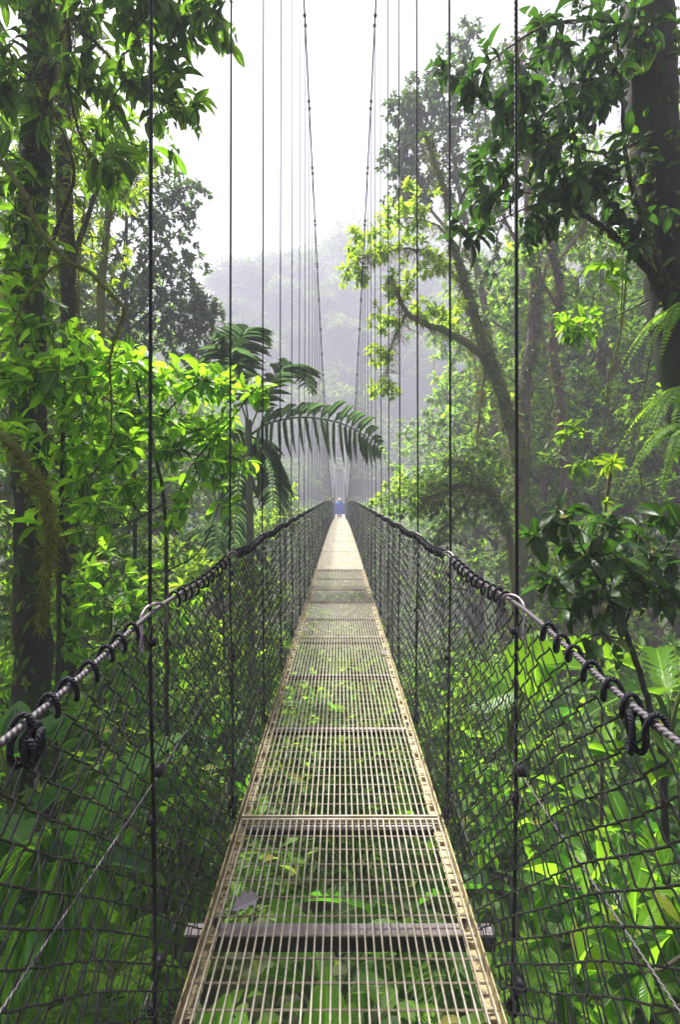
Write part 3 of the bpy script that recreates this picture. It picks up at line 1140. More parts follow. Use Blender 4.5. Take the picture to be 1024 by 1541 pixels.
# left edge: tall dark trunk with leafy boughs over the picture's top left
tree('rainforest_tree', 'tall dark mossy trunk at the left edge with leafy boughs over the top left', 'tree',
     [LG(22, 5.2, [(45, 1050, 5.2), (48, 800, 5.2), (40, 500, 5.2), (52, 250, 5.2), (60, 60, 5.2), (40, -300, 5.2)], .21, .13),
      L([(50, 300, 5.2), (75, 120, 5.0), (100, 40, 4.8), (150, 10, 4.6), (230, -30, 4.5), (300, -20, 4.4), (345, -5, 4.3)], .04, .008),
      L([(88, -20, 4.6), (105, 60, 4.5), (102, 130, 4.4), (125, 215, 4.3), (155, 250, 4.2)], .022, .006),
      L([(110, 35, 4.6), (160, 80, 4.5), (200, 130, 4.5), (240, 150, 4.5), (275, 165, 4.5)], .018, .005),
      L([(55, 420, 5.2), (90, 330, 5.0), (110, 250, 4.8), (60, 120, 4.6)], .03, .008),
      L([(48, 520, 5.2), (10, 440, 4.6), (-40, 380, 4.2)], .03, .01)],
     E((40, 30, 4.3, 90, 70, .7, 29), (150, 20, 4.5, 90, 50, .6, 27), (255, 25, 4.4, 75, 55, .5, 27), (322, 35, 4.3, 26, 45, .3, 10),
       (240, 110, 4.5, 60, 50, .4, 16), (285, 165, 4.5, 28, 40, .3, 7), (150, 140, 4.6, 50, 50, .5, 14), (158, 250, 4.3, 42, 40, .3, 7), (225, 200, 4.6, 45, 35, .4, 6),
       (20, 140, 4.4, 60, 80, .6, 17), (20, 330, 4.3, 60, 90, .6, 19), (50, 480, 4.6, 70, 80, .6, 12), (-60, 200, 4.5, 60, 250, .8, 25)),
     dict(tm=T_ELL, k=6, L=.185, W=.062, spread=1.2, droop=.45, back=.25, mat='leaf_over', along=.16), 'bark_dark', .0028, .02, .16, 420, climb=420, moss_len=(.02, .16))

tree('rainforest_tree', 'second dark trunk just right of the tall mossy one at the left edge', 'tree',
     [LG(95, 7.0, [(98, 1150, 7), (100, 900, 7), (98, 700, 7), (105, 480, 7), (95, 200, 7), (90, -200, 7)], .16, .1),
      L([(100, 430, 7), (140, 300, 7), (175, 220, 7.2)], .05, .015), L([(98, 600, 7), (60, 450, 7.4), (20, 300, 8)], .05, .015)],
     E((120, 250, 7.2, 70, 70, .8, 50), (180, 215, 7.4, 50, 50, .6, 34), (60, 350, 7.6, 60, 90, .8, 50), (30, 180, 7.6, 60, 90, .8, 50), (10, 560, 7.5, 60, 100, .8, 40)),
     dict(tm=T_MED, k=7, L=.17, W=.055, droop=.4, mat='leaf_mid', along=.1), 'bark_dark', .003, .02, .2, 300, climb=260, moss_len=(.03, .3))

# mossy limbs, vines
e = tree('mossy_branch', 'thin mossy branch arching down from the left edge then curling under itself', 'branch',
         [L([(-30, 205, 3.4), (25, 275, 3.4), (60, 345, 3.45), (100, 392, 3.5), (135, 410, 3.5), (165, 440, 3.5), (186, 466, 3.5), (176, 500, 3.5), (165, 545, 3.5), (168, 600, 3.5), (166, 650, 3.5)], .024, .005),
          L([(20, 490, 3.5), (35, 455, 3.5), (60, 420, 3.5), (85, 400, 3.5), (105, 393, 3.5)], .006, .008)],
         E((100, 560, 3.5, 50, 40, .2, 2)), dict(tm=T_ELL, k=5, L=.15, W=.055, mat='leaf_over'), 'bark_moss', .003, .02, .2, 700, moss_len=(.008, .05), mossw=.004)
tree('mossy_branch', 'thick moss covered limb bending down at the left edge above the net', 'branch',
     [L([(-60, 610, 3.2), (0, 655, 3.2), (35, 690, 3.2), (62, 745, 3.2), (80, 800, 3.2), (72, 850, 3.2), (66, 905, 3.2), (60, 950, 3.25)], .034, .013),
      L([(40, 700, 3.2), (66, 735, 3.15), (74, 790, 3.1), (64, 860, 3.1)], .012, .006)],
     [], None, 'bark_moss', moss=1300, moss_len=(.01, .13), mossw=.006)

for lab, pts in (('long thin liana hanging in front of the tall mossy trunk at the left', [(120, -60, 4.9), (112, 100, 4.9), (128, 260, 4.9), (118, 420, 4.95), (126, 560, 5.0)]),
                 ('hair thin liana hanging from the misty leaning tree at the right', [(712, 250, 13), (716, 420, 13), (708, 560, 13), (714, 720, 13)]),
                 ('thin liana hanging between the two misty trunks at the right', [(822, 180, 12.5), (826, 330, 12.5), (818, 470, 12.5), (824, 640, 12.5)]),
                 ('liana looping below the leaning trunk near the right edge', [(1000, 430, 5.2), (975, 560, 5.3), (962, 660, 5.4), (972, 760, 5.4), (1000, 800, 5.4)]),
                 ('liana sagging between the thin poles left of the bridge', [(60, 700, 5.6), (110, 850, 5.6), (170, 910, 5.6), (230, 880, 5.6), (300, 790, 5.8)])):
    tree('liana', lab, 'vine', [L(pts, .012 if pts[0][2] > 10 else .006, .008 if pts[0][2] > 10 else .005)], [], None, 'bark_moss', moss=200, moss_len=(.01, .06), mossw=.006)

# bright saplings on the left
tree('sapling', 'slender dark stemmed sapling with bright leaf whorls in front of the left trunks', 'sapling',
     [LG(60, 4.2, [(84, 1100, 4.2), (88, 900, 4.2), (92, 760, 4.2), (95, 640, 4.2), (98, 612, 4.2)], .022, .016),
      L([(92, 700, 4.2), (40, 660, 4.2), (-10, 600, 4.2)], .01, .004), L([(94, 650, 4.2), (130, 600, 4.1), (110, 500, 4.1)], .01, .004),
      L([(90, 760, 4.2), (150, 700, 4.1), (180, 640, 4.1)], .01, .004)],
     E((60, 570, 4.1, 60, 50, .35, 22), (115, 520, 4.0, 35, 45, .25, 9), (20, 560, 4.1, 50, 60, .4, 16), (60, 680, 4.1, 60, 50, .4, 18), (140, 640, 4.1, 60, 60, .35, 24),
       (120, 760, 4.0, 70, 50, .35, 16), (30, 450, 4.2, 45, 60, .3, 12), (170, 540, 4.1, 40, 25, .3, 10)),
     dict(tm=T_OBO, k=5, L=.16, W=.066, spread=1.15, droop=.12, back=.25, mat='leaf_bright', along=.14), 'bark_dark', .0025, .014, .14)
tree('sapling', 'broad sapling with glowing green leaf whorls between the two nearest left hangers', 'sapling',
     [LG(262, 5.0, [(252, 1150, 5.0), (250, 900, 5.0), (249, 780, 5.0), (235, 690, 5.0), (210, 600, 5.0), (205, 560, 5.0)], .028, .014),
      L([(249, 790, 5.0), (290, 700, 4.8), (340, 640, 4.7), (385, 585, 4.6)], .014, .005), L([(245, 760, 5.0), (180, 790, 4.9), (120, 770, 4.8)], .01, .004),
      L([(225, 650, 5), (280, 590, 4.8), (330, 560, 4.8)], .012, .004), L([(250, 860, 5), (300, 830, 4.9), (330, 760, 4.8)], .01, .004),
      L([(215, 620, 5), (160, 600, 4.9), (130, 560, 4.8)], .01, .004)],
     E((200, 562, 4.8, 95, 28, .5, 42), (300, 572, 4.7, 60, 30, .4, 24), (380, 585, 4.6, 20, 24, .2, 6), (290, 650, 4.8, 90, 45, .5, 37), (180, 650, 4.9, 90, 50, .5, 32),
       (320, 730, 4.7, 40, 50, .35, 14), (210, 720, 4.9, 80, 45, .5, 24), (120, 720, 4.9, 60, 60, .5, 18), (270, 780, 4.8, 40, 30, .3, 6), (350, 690, 4.7, 30, 30, .3, 7)),
     dict(tm=T_OBO, k=5, L=.155, W=.064, spread=1.15, droop=.1, back=.25, mat='leaf_bright', along=.16), 'bark_dark', .003, .014, .15)
tree('sapling', 'thin pole of a young tree standing behind the nearest left hanger', 'sapling',
     [LG(205, 9.0, [(206, 1000, 9.0), (203, 850, 9.0), (201, 700, 9.0), (190, 500, 9.0)], .055, .03),
      L([(203, 780, 9), (240, 700, 9), (260, 640, 9)], .02, .008), L([(203, 800, 9), (160, 740, 9)], .02, .008)],
     E((200, 640, 9, 120, 60, 1, 60), (150, 760, 9, 70, 60, 1, 36), (70, 820, 9, 70, 80, 1, 50), (250, 840, 9, 60, 40, 1, 30)),
     dict(tm=T_MED, k=7, L=.2, W=.075, mat='leaf_mid', along=.05), 'bark_dark', .004, .02, .25)

tree('leafy_bush', 'bright bush filling the gap behind the first left hanger at rail height', 'bush',
     [LG(150, 6.3, [(150, 1150, 6.3), (165, 960, 6.3), (170, 880, 6.3)], .03, .01), L([(160, 1000, 6.3), (110, 940, 6.2), (90, 900, 6.1)], .012, .005), L([(165, 960, 6.3), (220, 900, 6.2), (260, 870, 6.2)], .012, .005)],
     E((160, 880, 6.2, 70, 55, .6, 44), (100, 930, 6.1, 60, 50, .5, 26), (240, 900, 6.2, 60, 50, .5, 34), (190, 1000, 6.2, 80, 60, .6, 36), (60, 1030, 6.2, 60, 60, .6, 24), (130, 1100, 6.2, 90, 60, .6, 30)),
     dict(tm=T_OBO, k=6, L=.16, W=.065, spread=1.15, droop=.12, back=.06, mat='leaf_bright', along=.05), 'twig', .0025, .012, .15)
tree('leafy_bush', 'yellow green small leaved bush behind the left net below the palm', 'bush',
     [LG(340, 8.5, [(340, 1100, 8.5), (335, 900, 8.5), (330, 850, 8.5)], .04, .012), L([(338, 950, 8.5), (390, 900, 8.3), (420, 890, 8.2)], .015, .006), L([(338, 930, 8.5), (290, 870, 8.3)], .015, .006)],
     E((330, 860, 8.4, 60, 35, .7, 60), (280, 880, 8.4, 40, 40, .6, 36), (380, 900, 8.2, 50, 40, .6, 46), (350, 980, 8.3, 80, 60, .7, 80), (300, 1060, 8.3, 80, 60, .7, 60), (400, 1050, 8.0, 40, 60, .5, 30)),
     dict(tm=T_LO, k=9, L=.11, W=.055, spread=1.3, droop=.15, back=.12, mat='leaf_lime', along=.15), 'twig', .003, .015, .2)
tree('leafy_bush', 'dark leafed bush at the foot of the two dark trunks at the left edge', 'bush',
     [LG(50, 8.5, [(50, 1100, 8.5), (55, 950, 8.5), (60, 880, 8.5)], .04, .012), L([(52, 1000, 8.5), (0, 930, 8.3)], .015, .006), L([(55, 960, 8.5), (130, 850, 8.3), (150, 800, 8.3)], .015, .006)],
     E((50, 880, 8.4, 70, 50, .7, 70), (0, 950, 8.2, 60, 60, .7, 50), (140, 820, 8.3, 50, 50, .6, 50), (180, 900, 8.4, 60, 60, .6, 50), (20, 800, 8.6, 60, 60, .6, 40)),
     dict(tm=T_MED, k=8, L=.15, W=.06, spread=1.25, droop=.2, back=.1, mat='leaf_mid', along=.12), 'twig', .003, .015, .2)
tree('leafy_bush', 'bright bush of small leaves beyond the right net left of the first hanger', 'bush',
     [LG(700, 7.5, [(700, 1200, 7.5), (705, 1060, 7.5)], .03, .01), L([(702, 1120, 7.5), (760, 1040, 7.4)], .012, .005)],
     E((705, 1060, 7.4, 45, 50, .6, 50), (760, 1060, 7.3, 50, 60, .6, 46), (690, 1130, 7.3, 40, 50, .5, 40), (820, 1120, 7.2, 60, 60, .6, 46)),
     dict(tm=T_MED, k=8, L=.12, W=.055, spread=1.25, droop=.1, back=.1, mat='leaf_lime', along=.12), 'twig', .003, .015, .2)

# left, further back
tree('rainforest_tree', 'dark misty tree with feathery top against the white sky left of the bridge', 'tree',
     [LG(190, 18, [(190, 900, 18), (191, 700, 18), (190, 500, 18), (188, 380, 18), (195, 290, 18)], .2, .05),
      L([(190, 500, 18), (240, 460, 17.5), (290, 430, 17)], .07, .02), L([(189, 450, 18), (240, 380, 18), (285, 330, 18)], .06, .015),
      L([(190, 520, 18), (130, 460, 17.5), (90, 430, 17)], .07, .02), L([(189, 400, 18), (150, 330, 18), (110, 290, 18)], .05, .015)],
     E((205, 470, 17.5, 120, 60, 2, 230), (285, 500, 17, 50, 60, 1.5, 110), (255, 400, 17.8, 60, 45, 1.5, 110), (150, 400, 18, 80, 60, 2, 120), (240, 330, 18, 60, 45, 1.2, 90),
       (270, 285, 18, 45, 28, 1, 45), (180, 300, 18, 70, 50, 1.5, 80), (215, 260, 18, 40, 40, 1, 22), (310, 470, 17, 28, 28, 1, 40), (120, 500, 18, 90, 70, 2, 120), (60, 420, 18, 90, 120, 2, 130)),
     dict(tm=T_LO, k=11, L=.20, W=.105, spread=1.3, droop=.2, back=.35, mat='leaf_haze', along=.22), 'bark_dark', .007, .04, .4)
tree('rainforest_tree', 'pale green mossy tree seen through the leaves at the upper left', 'tree',
     [LG(150, 11, [(150, 800, 11), (150, 500, 11), (165, 300, 11), (175, 200, 11)], .14, .05),
      L([(160, 330, 11), (200, 270, 11), (215, 210, 11)], .05, .015), L([(165, 300, 11), (120, 220, 11), (100, 150, 11)], .05, .015)],
     E((185, 250, 11, 55, 60, 1, 80), (130, 190, 11, 60, 80, 1, 90), (90, 300, 11, 70, 80, 1, 80), (150, 380, 11, 60, 60, 1, 40)),
     dict(tm=T_LO, k=9, L=.15, W=.055, droop=.6, mat='leaf_lime', along=.15), 'bark_moss', .004, .03, .3, 160, moss_len=(.05, .5), mossw=.012)

# right: leaning trunk, glossy dark foliage
tree('rainforest_tree', 'thick dark leaning trunk at the upper right with glossy dark leaves spreading to its left', 'tree',
     [LG(1230, 5, [(1130, 1000, 5), (1075, 720, 5), (1035, 560, 5), (1012, 430, 5), (995, 300, 5), (980, 120, 5), (975, 0, 5), (970, -300, 5)], .27, .23),
      L([(1022, 500, 4.95), (1000, 450, 4.9), (975, 405, 4.85), (945, 372, 4.8), (915, 348, 4.7), (892, 332, 4.65), (868, 312, 4.6), (852, 300, 4.6)], .055, .012),
      L([(1008, 440, 4.85), (975, 350, 4.7), (945, 250, 4.6), (938, 150, 4.5), (930, 60, 4.5)], .035, .012),
      L([(855, 302, 4.6), (838, 250, 4.5), (812, 190, 4.4), (790, 130, 4.3), (775, 80, 4.3)], .013, .004),
      L([(855, 300, 4.6), (800, 310, 4.5), (740, 340, 4.4), (705, 365, 4.4)], .010, .003),
      L([(975, 40, 4.8), (900, 30, 4.6), (820, 40, 4.4), (740, 90, 4.3)], .03, .006),
      L([(985, 200, 4.8), (920, 230, 4.7), (860, 220, 4.6)], .025, .006)],
     E((850, 180, 4.5, 100, 55, .5, 33), (900, 260, 4.6, 60, 55, .5, 23), (720, 115, 4.2, 50, 35, .3, 8), (690, 80, 4.2, 30, 25, .3, 3), (790, 110, 4.3, 45, 35, .4, 8),
       (780, 240, 4.4, 70, 45, .4, 15), (730, 280, 4.3, 40, 35, .3, 7), (700, 350, 4.3, 38, 32, .3, 7), (790, 320, 4.4, 50, 30, .3, 7), (840, 290, 4.5, 50, 40, .4, 11),
       (930, 50, 4.6, 60, 60, .5, 19), (850, 40, 4.5, 55, 35, .4, 12), (900, 130, 4.5, 50, 50, .4, 16), (770, 170, 4.3, 40, 30, .3, 6),
       (960, 330, 4.6, 40, 50, .3, 11)),
     dict(tm=T_ELL, k=6, L=.162, W=.066, spread=1.25, droop=.35, back=.15, mat='leaf_dark', along=.08), 'bark_dark', .0028, .018, .15, 420, climb=380, moss_len=(.01, .12), mossw=.004)

tree('hanging_vine', 'mossy vine hanging from the leaning limb at the right', 'vine',
     [L([(944, 385, 4.8), (942, 430, 4.8), (938, 480, 4.8), (928, 530, 4.8), (916, 580, 4.8), (917, 630, 4.8), (908, 670, 4.8), (896, 720, 4.8)], .008, .003),
      L([(939, 400, 4.8), (934, 500, 4.82), (924, 560, 4.8), (914, 600, 4.8)], .006, .004), L([(922, 540, 4.8), (895, 570, 4.9), (905, 585, 4.85), (914, 605, 4.8)], .003, .003)],
     [], None, 'bark_moss', moss=420, moss_len=(.006, .03), mossw=.004)
for lab, els, mt, dd in (('small spray of bright leaves on a twig left of the hanging vine', ((870, 480, 4.6, 50, 12, .2, 5), (915, 410, 4.6, 20, 25, .2, 5), (880, 500, 4.6, 40, 12, .2, 5)), 'leaf_bright', 4.6),
                         ('spray of bright leaves low on the twig below the hanging vine', ((870, 640, 5.2, 26, 18, .2, 4), (895, 690, 5.2, 26, 18, .2, 5), (860, 700, 5.2, 20, 10, .2, 2)), 'leaf_mid', 5.2)):
    c = els[-1]
    far_r = (980, els[0][1] - 30, dd + .3)
    tree('leafy_twig', lab, 'twig', [L([far_r, ((c[0] + 980) / 2, c[1] - 25, dd + .1), (c[0], c[1], dd)], .008, .003)], E(*els),
         dict(tm=T_ELL, k=5, L=.15, W=.05, spread=1.0, droop=.45, mat=mt), 'bark_dark', .002, .006, .12)

tree('young_tree', 'dark glossy leaved young tree rising behind the right hand cable', 'tree',
     [LG(1010, 2.75, [(1000, 1180, 2.7), (985, 1090, 2.7), (966, 1020, 2.7), (948, 965, 2.7), (925, 915, 2.7), (905, 870, 2.7)], .022, .012),
      L([(940, 945, 2.7), (965, 880, 2.7), (1000, 830, 2.7)], .008, .003), L([(915, 890, 2.7), (880, 830, 2.65), (850, 770, 2.6)], .007, .003),
      L([(925, 915, 2.7), (880, 900, 2.6), (840, 880, 2.6)], .007, .003), L([(905, 870, 2.7), (900, 800, 2.7)], .007, .003),
      L([(948, 965, 2.7), (900, 955, 2.65), (880, 965, 2.6)], .006, .003)],
     E((905, 850, 2.7, 80, 50, .25, 22), (850, 780, 2.6, 50, 26, .15, 8), (970, 860, 2.7, 50, 50, .2, 12), (835, 875, 2.6, 26, 25, .12, 4), (900, 910, 2.6, 50, 30, .15, 8),
       (900, 960, 2.6, 30, 14, .1, 3), (1000, 800, 2.7, 30, 40, .2, 5), (930, 790, 2.7, 40, 20, .15, 4), (800, 800, 2.6, 14, 8, .1, 2)),
     dict(tm=T_ELL, k=5, L=.115, W=.052, spread=1.1, droop=.3, back=.12, mat='leaf_dark', along=.16), 'bark_dark', .0018, .008, .08)

tree('bromeliad_stub', 'bare stub topped with a small yellow green rosette right of the vine', 'plant',
     [LG(905, 3.6, [(908, 900, 3.6), (910, 790, 3.6), (915, 740, 3.6), (921, 708, 3.6)], .014, .012)],
     E((921, 700, 3.6, 8, 4, .03, 3), (912, 755, 3.6, 5, 4, .03, 1)), dict(tm=T_SLIM, k=7, L=.10, W=.022, spread=1.3, droop=.0, back=0, mat='leaf_lime'), 'bark_brown', .003, .01, .1)

# misty middle distance, right
tree('rainforest_tree', 'leaning mossy tree with lime green sprays reaching over the bridge from the right', 'tree',
     [LG(800, 13, [(792, 900, 13), (785, 730, 13), (770, 640, 13), (748, 570, 13), (722, 500, 13), (704, 440, 13), (690, 390, 13), (672, 300, 13), (640, 200, 13)], .26, .06),
      L([(745, 560, 13), (715, 525, 12.8), (675, 500, 12.6), (640, 487, 12.4), (612, 470, 12.2), (598, 440, 12), (588, 415, 12)], .13, .03),
      L([(700, 430, 13), (660, 390, 12.6), (620, 375, 12.4), (575, 380, 12.2), (540, 390, 12)], .05, .012),
      L([(690, 390, 13), (660, 340, 12.8), (600, 325, 12.6)], .05, .012),
      L([(612, 470, 12.2), (590, 520, 12.1), (580, 570, 12)], .03, .008),
      L([(735, 530, 13), (725, 600, 12.8), (718, 680, 12.8)], .05, .02)],
     E((560, 372, 12, 48, 22, .8, 39), (610, 335, 12.4, 50, 26, .8, 39), (535, 410, 12, 28, 22, .6, 22), (600, 430, 12, 30, 26, .6, 24), (575, 480, 12, 24, 24, .6, 18),
       (572, 535, 12, 24, 20, .6, 15), (580, 585, 12, 24, 15, .6, 15), (645, 400, 12.4, 50, 35, .8, 33), (650, 470, 12.4, 45, 20, .6, 20), (690, 470, 12.8, 40, 30, .7, 15), (625, 300, 12.4, 40, 20, .6, 15)),
     dict(tm=T_LO, k=11, L=.17, W=.075, spread=1.35, droop=.1, back=.3, mat='leaf_lime', along=.15), 'bark_moss', .005, .03, .3, 260, climb=420, climb_size=1.6, moss_len=(.05, .6), mossw=.016)
tree('rainforest_tree', 'tall misty crown above the lime green sprays at the upper right of the bridge', 'tree',
     [LG(760, 24, [(750, 800, 24), (735, 500, 24), (700, 330, 24), (680, 220, 24)], .3, .08),
      L([(715, 400, 24), (660, 330, 23), (620, 290, 22.5), (590, 300, 22)], .1, .03), L([(700, 330, 24), (640, 230, 23.5), (610, 170, 23)], .1, .03),
      L([(695, 300, 24), (740, 200, 24), (760, 100, 24)], .1, .03), L([(705, 350, 24), (790, 290, 24), (850, 200, 24)], .1, .03)],
     E((655, 150, 23.5, 62, 42, 2, 168), (620, 180, 23, 38, 30, 1.5, 84), (600, 235, 22.5, 35, 30, 1.5, 59), (650, 250, 23, 60, 45, 2, 126), (620, 290, 23, 45, 25, 1.5, 64),
       (720, 200, 24, 60, 80, 2, 126), (780, 150, 24, 70, 90, 2.5, 154), (850, 120, 25, 80, 80, 2.5, 154), (690, 90, 24, 40, 30, 2, 45), (720, 310, 24, 60, 50, 2, 70), (590, 165, 23, 16, 14, 1, 14), (700, 50, 24, 30, 20, 1, 11)),
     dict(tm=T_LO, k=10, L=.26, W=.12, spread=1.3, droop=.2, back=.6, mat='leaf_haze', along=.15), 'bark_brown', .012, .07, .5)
tree('rainforest_tree', 'misty trunk with a slight lean right of the nearest right hanger', 'tree',
     [LG(785, 14, [(785, 800, 14), (788, 640, 14), (793, 560, 14), (803, 500, 14), (805, 420, 14), (798, 330, 14), (790, 200, 14), (780, 60, 14)], .22, .1),
      L([(803, 480, 14), (830, 380, 14.5), (870, 310, 15)], .07, .03), L([(800, 400, 14), (760, 330, 14), (740, 280, 14)], .06, .02)],
     E((800, 200, 14.5, 90, 90, 1.5, 70), (740, 290, 14, 50, 40, 1, 30), (880, 310, 15, 50, 50, 1, 50), (830, 560, 14.5, 60, 60, 1, 40), (745, 400, 14.5, 50, 60, 1, 30)),
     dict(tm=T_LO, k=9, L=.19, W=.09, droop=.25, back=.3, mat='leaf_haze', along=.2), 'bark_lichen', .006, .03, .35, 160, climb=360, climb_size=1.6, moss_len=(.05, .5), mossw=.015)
tree('rainforest_tree', 'slim pinkish lichen covered trunk with a crook standing in mist at the right', 'tree',
     [LG(858, 12, [(856, 840, 12), (852, 720, 12), (846, 640, 12), (842, 580, 12), (834, 520, 12), (838, 470, 12), (843, 430, 12), (832, 380, 12), (818, 310, 12), (812, 200, 12)], .155, .08),
      L([(840, 460, 12), (815, 420, 12), (812, 380, 12), (800, 340, 12)], .04, .02), L([(836, 400, 12), (880, 340, 12.5), (900, 280, 13)], .05, .02)],
     E((880, 330, 12.8, 60, 60, 1, 60), (850, 250, 12.8, 60, 50, 1, 50), (900, 450, 13, 60, 60, 1, 40), (830, 690, 12.2, 16, 30, .4, 10), (800, 380, 12, 20, 30, .5, 14)),
     dict(tm=T_LO, k=9, L=.17, W=.075, droop=.25, back=.3, mat='leaf_mid', along=.2), 'bark_lichen', .005, .03, .3, 140, climb=260, climb_size=1.5, moss_len=(.05, .4), mossw=.013)

# moss laden bush leaning to the bridge on the right
tree('leaning_bush', 'moss hung bush leaning towards the bridge with a lime green left end', 'bush',
     [LG(790, 10, [(775, 880, 10), (760, 780, 10), (735, 740, 10), (700, 728, 9.8), (660, 745, 9.6), (620, 752, 9.4)], .09, .03),
      L([(740, 745, 10), (700, 700, 10), (670, 690, 10)], .04, .015), L([(715, 733, 9.8), (690, 775, 9.7), (660, 800, 9.6)], .03, .01)],
     E((710, 715, 10, 60, 25, .6, 90), (655, 735, 9.7, 55, 30, .5, 90), (625, 765, 9.5, 50, 20, .5, 60), (690, 770, 9.8, 60, 28, .5, 70), (745, 760, 10, 40, 60, .6, 70), (670, 810, 9.6, 25, 20, .3, 20), (740, 690, 10.2, 50, 30, .5, 50)),
     dict(tm=T_LO, k=9, L=.10, W=.045, droop=.45, back=.12, mat='leaf_mid', along=.15), 'bark_moss', .003, .02, .2, 260, moss_len=(.05, .45), mossw=.012)
tree('leaning_bush', 'lime green bush whose top shows above the right rail far along the bridge', 'bush',
     [LG(590, 17, [(592, 850, 17), (592, 770, 17)], .05, .02)],
     E((598, 735, 17, 22, 22, .8, 46), (575, 752, 17, 26, 12, .8, 34), (640, 745, 16.5, 32, 22, .8, 46)),
     dict(tm=T_LO, k=9, L=.16, W=.085, droop=.1, mat='leaf_lime', along=.15), 'bark_moss', .004, .02, .3)
tree('leaning_bush', 'lime green bush behind the palm trunk left of the bridge', 'bush',
     [LG(430, 20, [(430, 850, 20), (430, 780, 20)], .07, .03), L([(430, 800, 20), (400, 760, 20)], .03, .01)],
     E((430, 745, 20, 22, 22, .9, 60), (425, 780, 20, 34, 24, .9, 60), (400, 790, 19, 30, 30, .9, 50)),
     dict(tm=T_LO, k=9, L=.20, W=.10, droop=.1, mat='leaf_lime', along=.15), 'bark_moss', .004, .02, .3)


# ------------------------------------------------------------------ palms
def frond(mb_l, mb_r, pts, r0, Lf, Wf, npair, hang, spreadf=.55, tm=T_PALM, start=.12, tip=.35):
    P = smooth_path(pts, 8)
    k = len(P)
    mb_r.tube(P, np.linspace(r0, r0 * .2, k), 6)
    T = nrm(np.gradient(P, axis=0))
    tt = np.linspace(start, .995, npair)
    idx = tt * (k - 1)
    pos = np.stack([np.interp(idx, range(k), P[:, c]) for c in range(3)], 1)
    dr = nrm(np.stack([np.interp(idx, range(k), T[:, c]) for c in range(3)], 1))
    side = nrm(np.cross(dr, UP) + 1e-4)
    ln = Lf * np.sin(np.pi * np.clip(.12 + .80 * tt, 0, 1)) ** .7 * (1 - (1 - tip) * (tt > .9) * (tt - .9) * 6)
    for s_ in (-1, 1):
        hn = hang if not isinstance(hang, tuple) else hang[(s_ + 1) // 2]
        hg = hn * (0.8 + .5 * rng.random(npair))[:, None]
        d = nrm(side * s_ + dr * spreadf - UP * hg + rng.normal(size=dr.shape) * .1)
        N = nrm(UP * .6 + side * s_ * hn + rng.normal(size=dr.shape) * .15)
        mb_l.leaves(tm, pos, d, N, ln * (1 + rng.normal(size=npair) * .07), Wf)


def palm(name, label, trunkpx, d, r, fronds, Lf, Wf, group=None):
    base = down(trunkpx[0][0], HY, d)
    e = thing(name, base, label, 'palm', group)
    tb = MB()
    pth = smooth_path([base] + [at(*q_) for q_ in trunkpx], 6)
    tb.tube(pth, np.linspace(r * 1.2, r * .9, len(pth)), 12, noise=.01)
    tb.build('trunk', M['palm_bark'], e, base)
    for pts, hang, sp in fronds:
        lm, rm = MB(), MB()
        fine = not (isinstance(hang, tuple) and hang[0] < -.5)
        frond(lm, rm, pts, .018 if fine else .022, Lf * (.8 if fine else 1), Wf * (.38 if fine else .9), 28 if fine else 24, hang, sp)
        fr = lm.build('frond', M['leaf_palm'], e, base)
        rm.build('frond_stalk', M['twig_green'], fr, base)
    return e


def PX(pts):
    return [at(*q_) for q_ in pts]


palm('palm', 'palm tree left of the bridge with one long frond arching across it', [(378, 1000, 8.6), (377, 850, 8.6), (375, 720, 8.6), (374, 655, 8.6), (374, 632, 8.6)], 8.6, .062,
     [(PX([(376, 655, 8.6), (405, 637, 8.5), (455, 628, 8.4), (510, 636, 8.3), (548, 655, 8.2), (574, 678, 8.1)]), (-.75, 1.9), .35),
      (PX([(375, 650, 8.6), (398, 595, 8.9), (425, 560, 9.2), (450, 560, 9.5), (468, 592, 9.7)]), (-.5, .3), .5),
      (PX([(374, 640, 8.6), (366, 570, 8.8), (360, 520, 9.0), (375, 500, 9.3), (402, 520, 9.6)]), (-.5, .3), .5),
      (PX([(373, 640, 8.6), (350, 560, 8.4), (345, 520, 8.3), (325, 500, 8.2)]), .5, .5),
      (PX([(373, 655, 8.6), (345, 640, 9.0), (320, 680, 9.3), (312, 740, 9.4)]), .7, .4),
      (PX([(376, 655, 8.6), (395, 670, 8.8), (408, 710, 9.0), (412, 770, 9.2)]), .4, .5),
      (PX([(374, 660, 8.6), (364, 680, 9.2), (357, 750, 9.5), (352, 820, 9.6)]), .4, .5),
      ],
     .72, .062)
palm('palm', 'small feathery palm crown tucked low behind the left net', [(330, 960, 11), (328, 860, 11)], 11, .05,
     [(PX([(328, 858, 11), (328 + 45 * math.cos(a_), 858 - 50 * math.sin(a_) - 20, 11 + .8 * math.sin(a_ * 3)), (328 + 90 * math.cos(a_), 875 - 40 * math.sin(a_), 11 + 1.4 * math.sin(a_ * 3))]), .5, .5) for a_ in (-.2, .4, 1.0, 1.6, 2.2, 2.8, 3.4)],
     .6, .05)


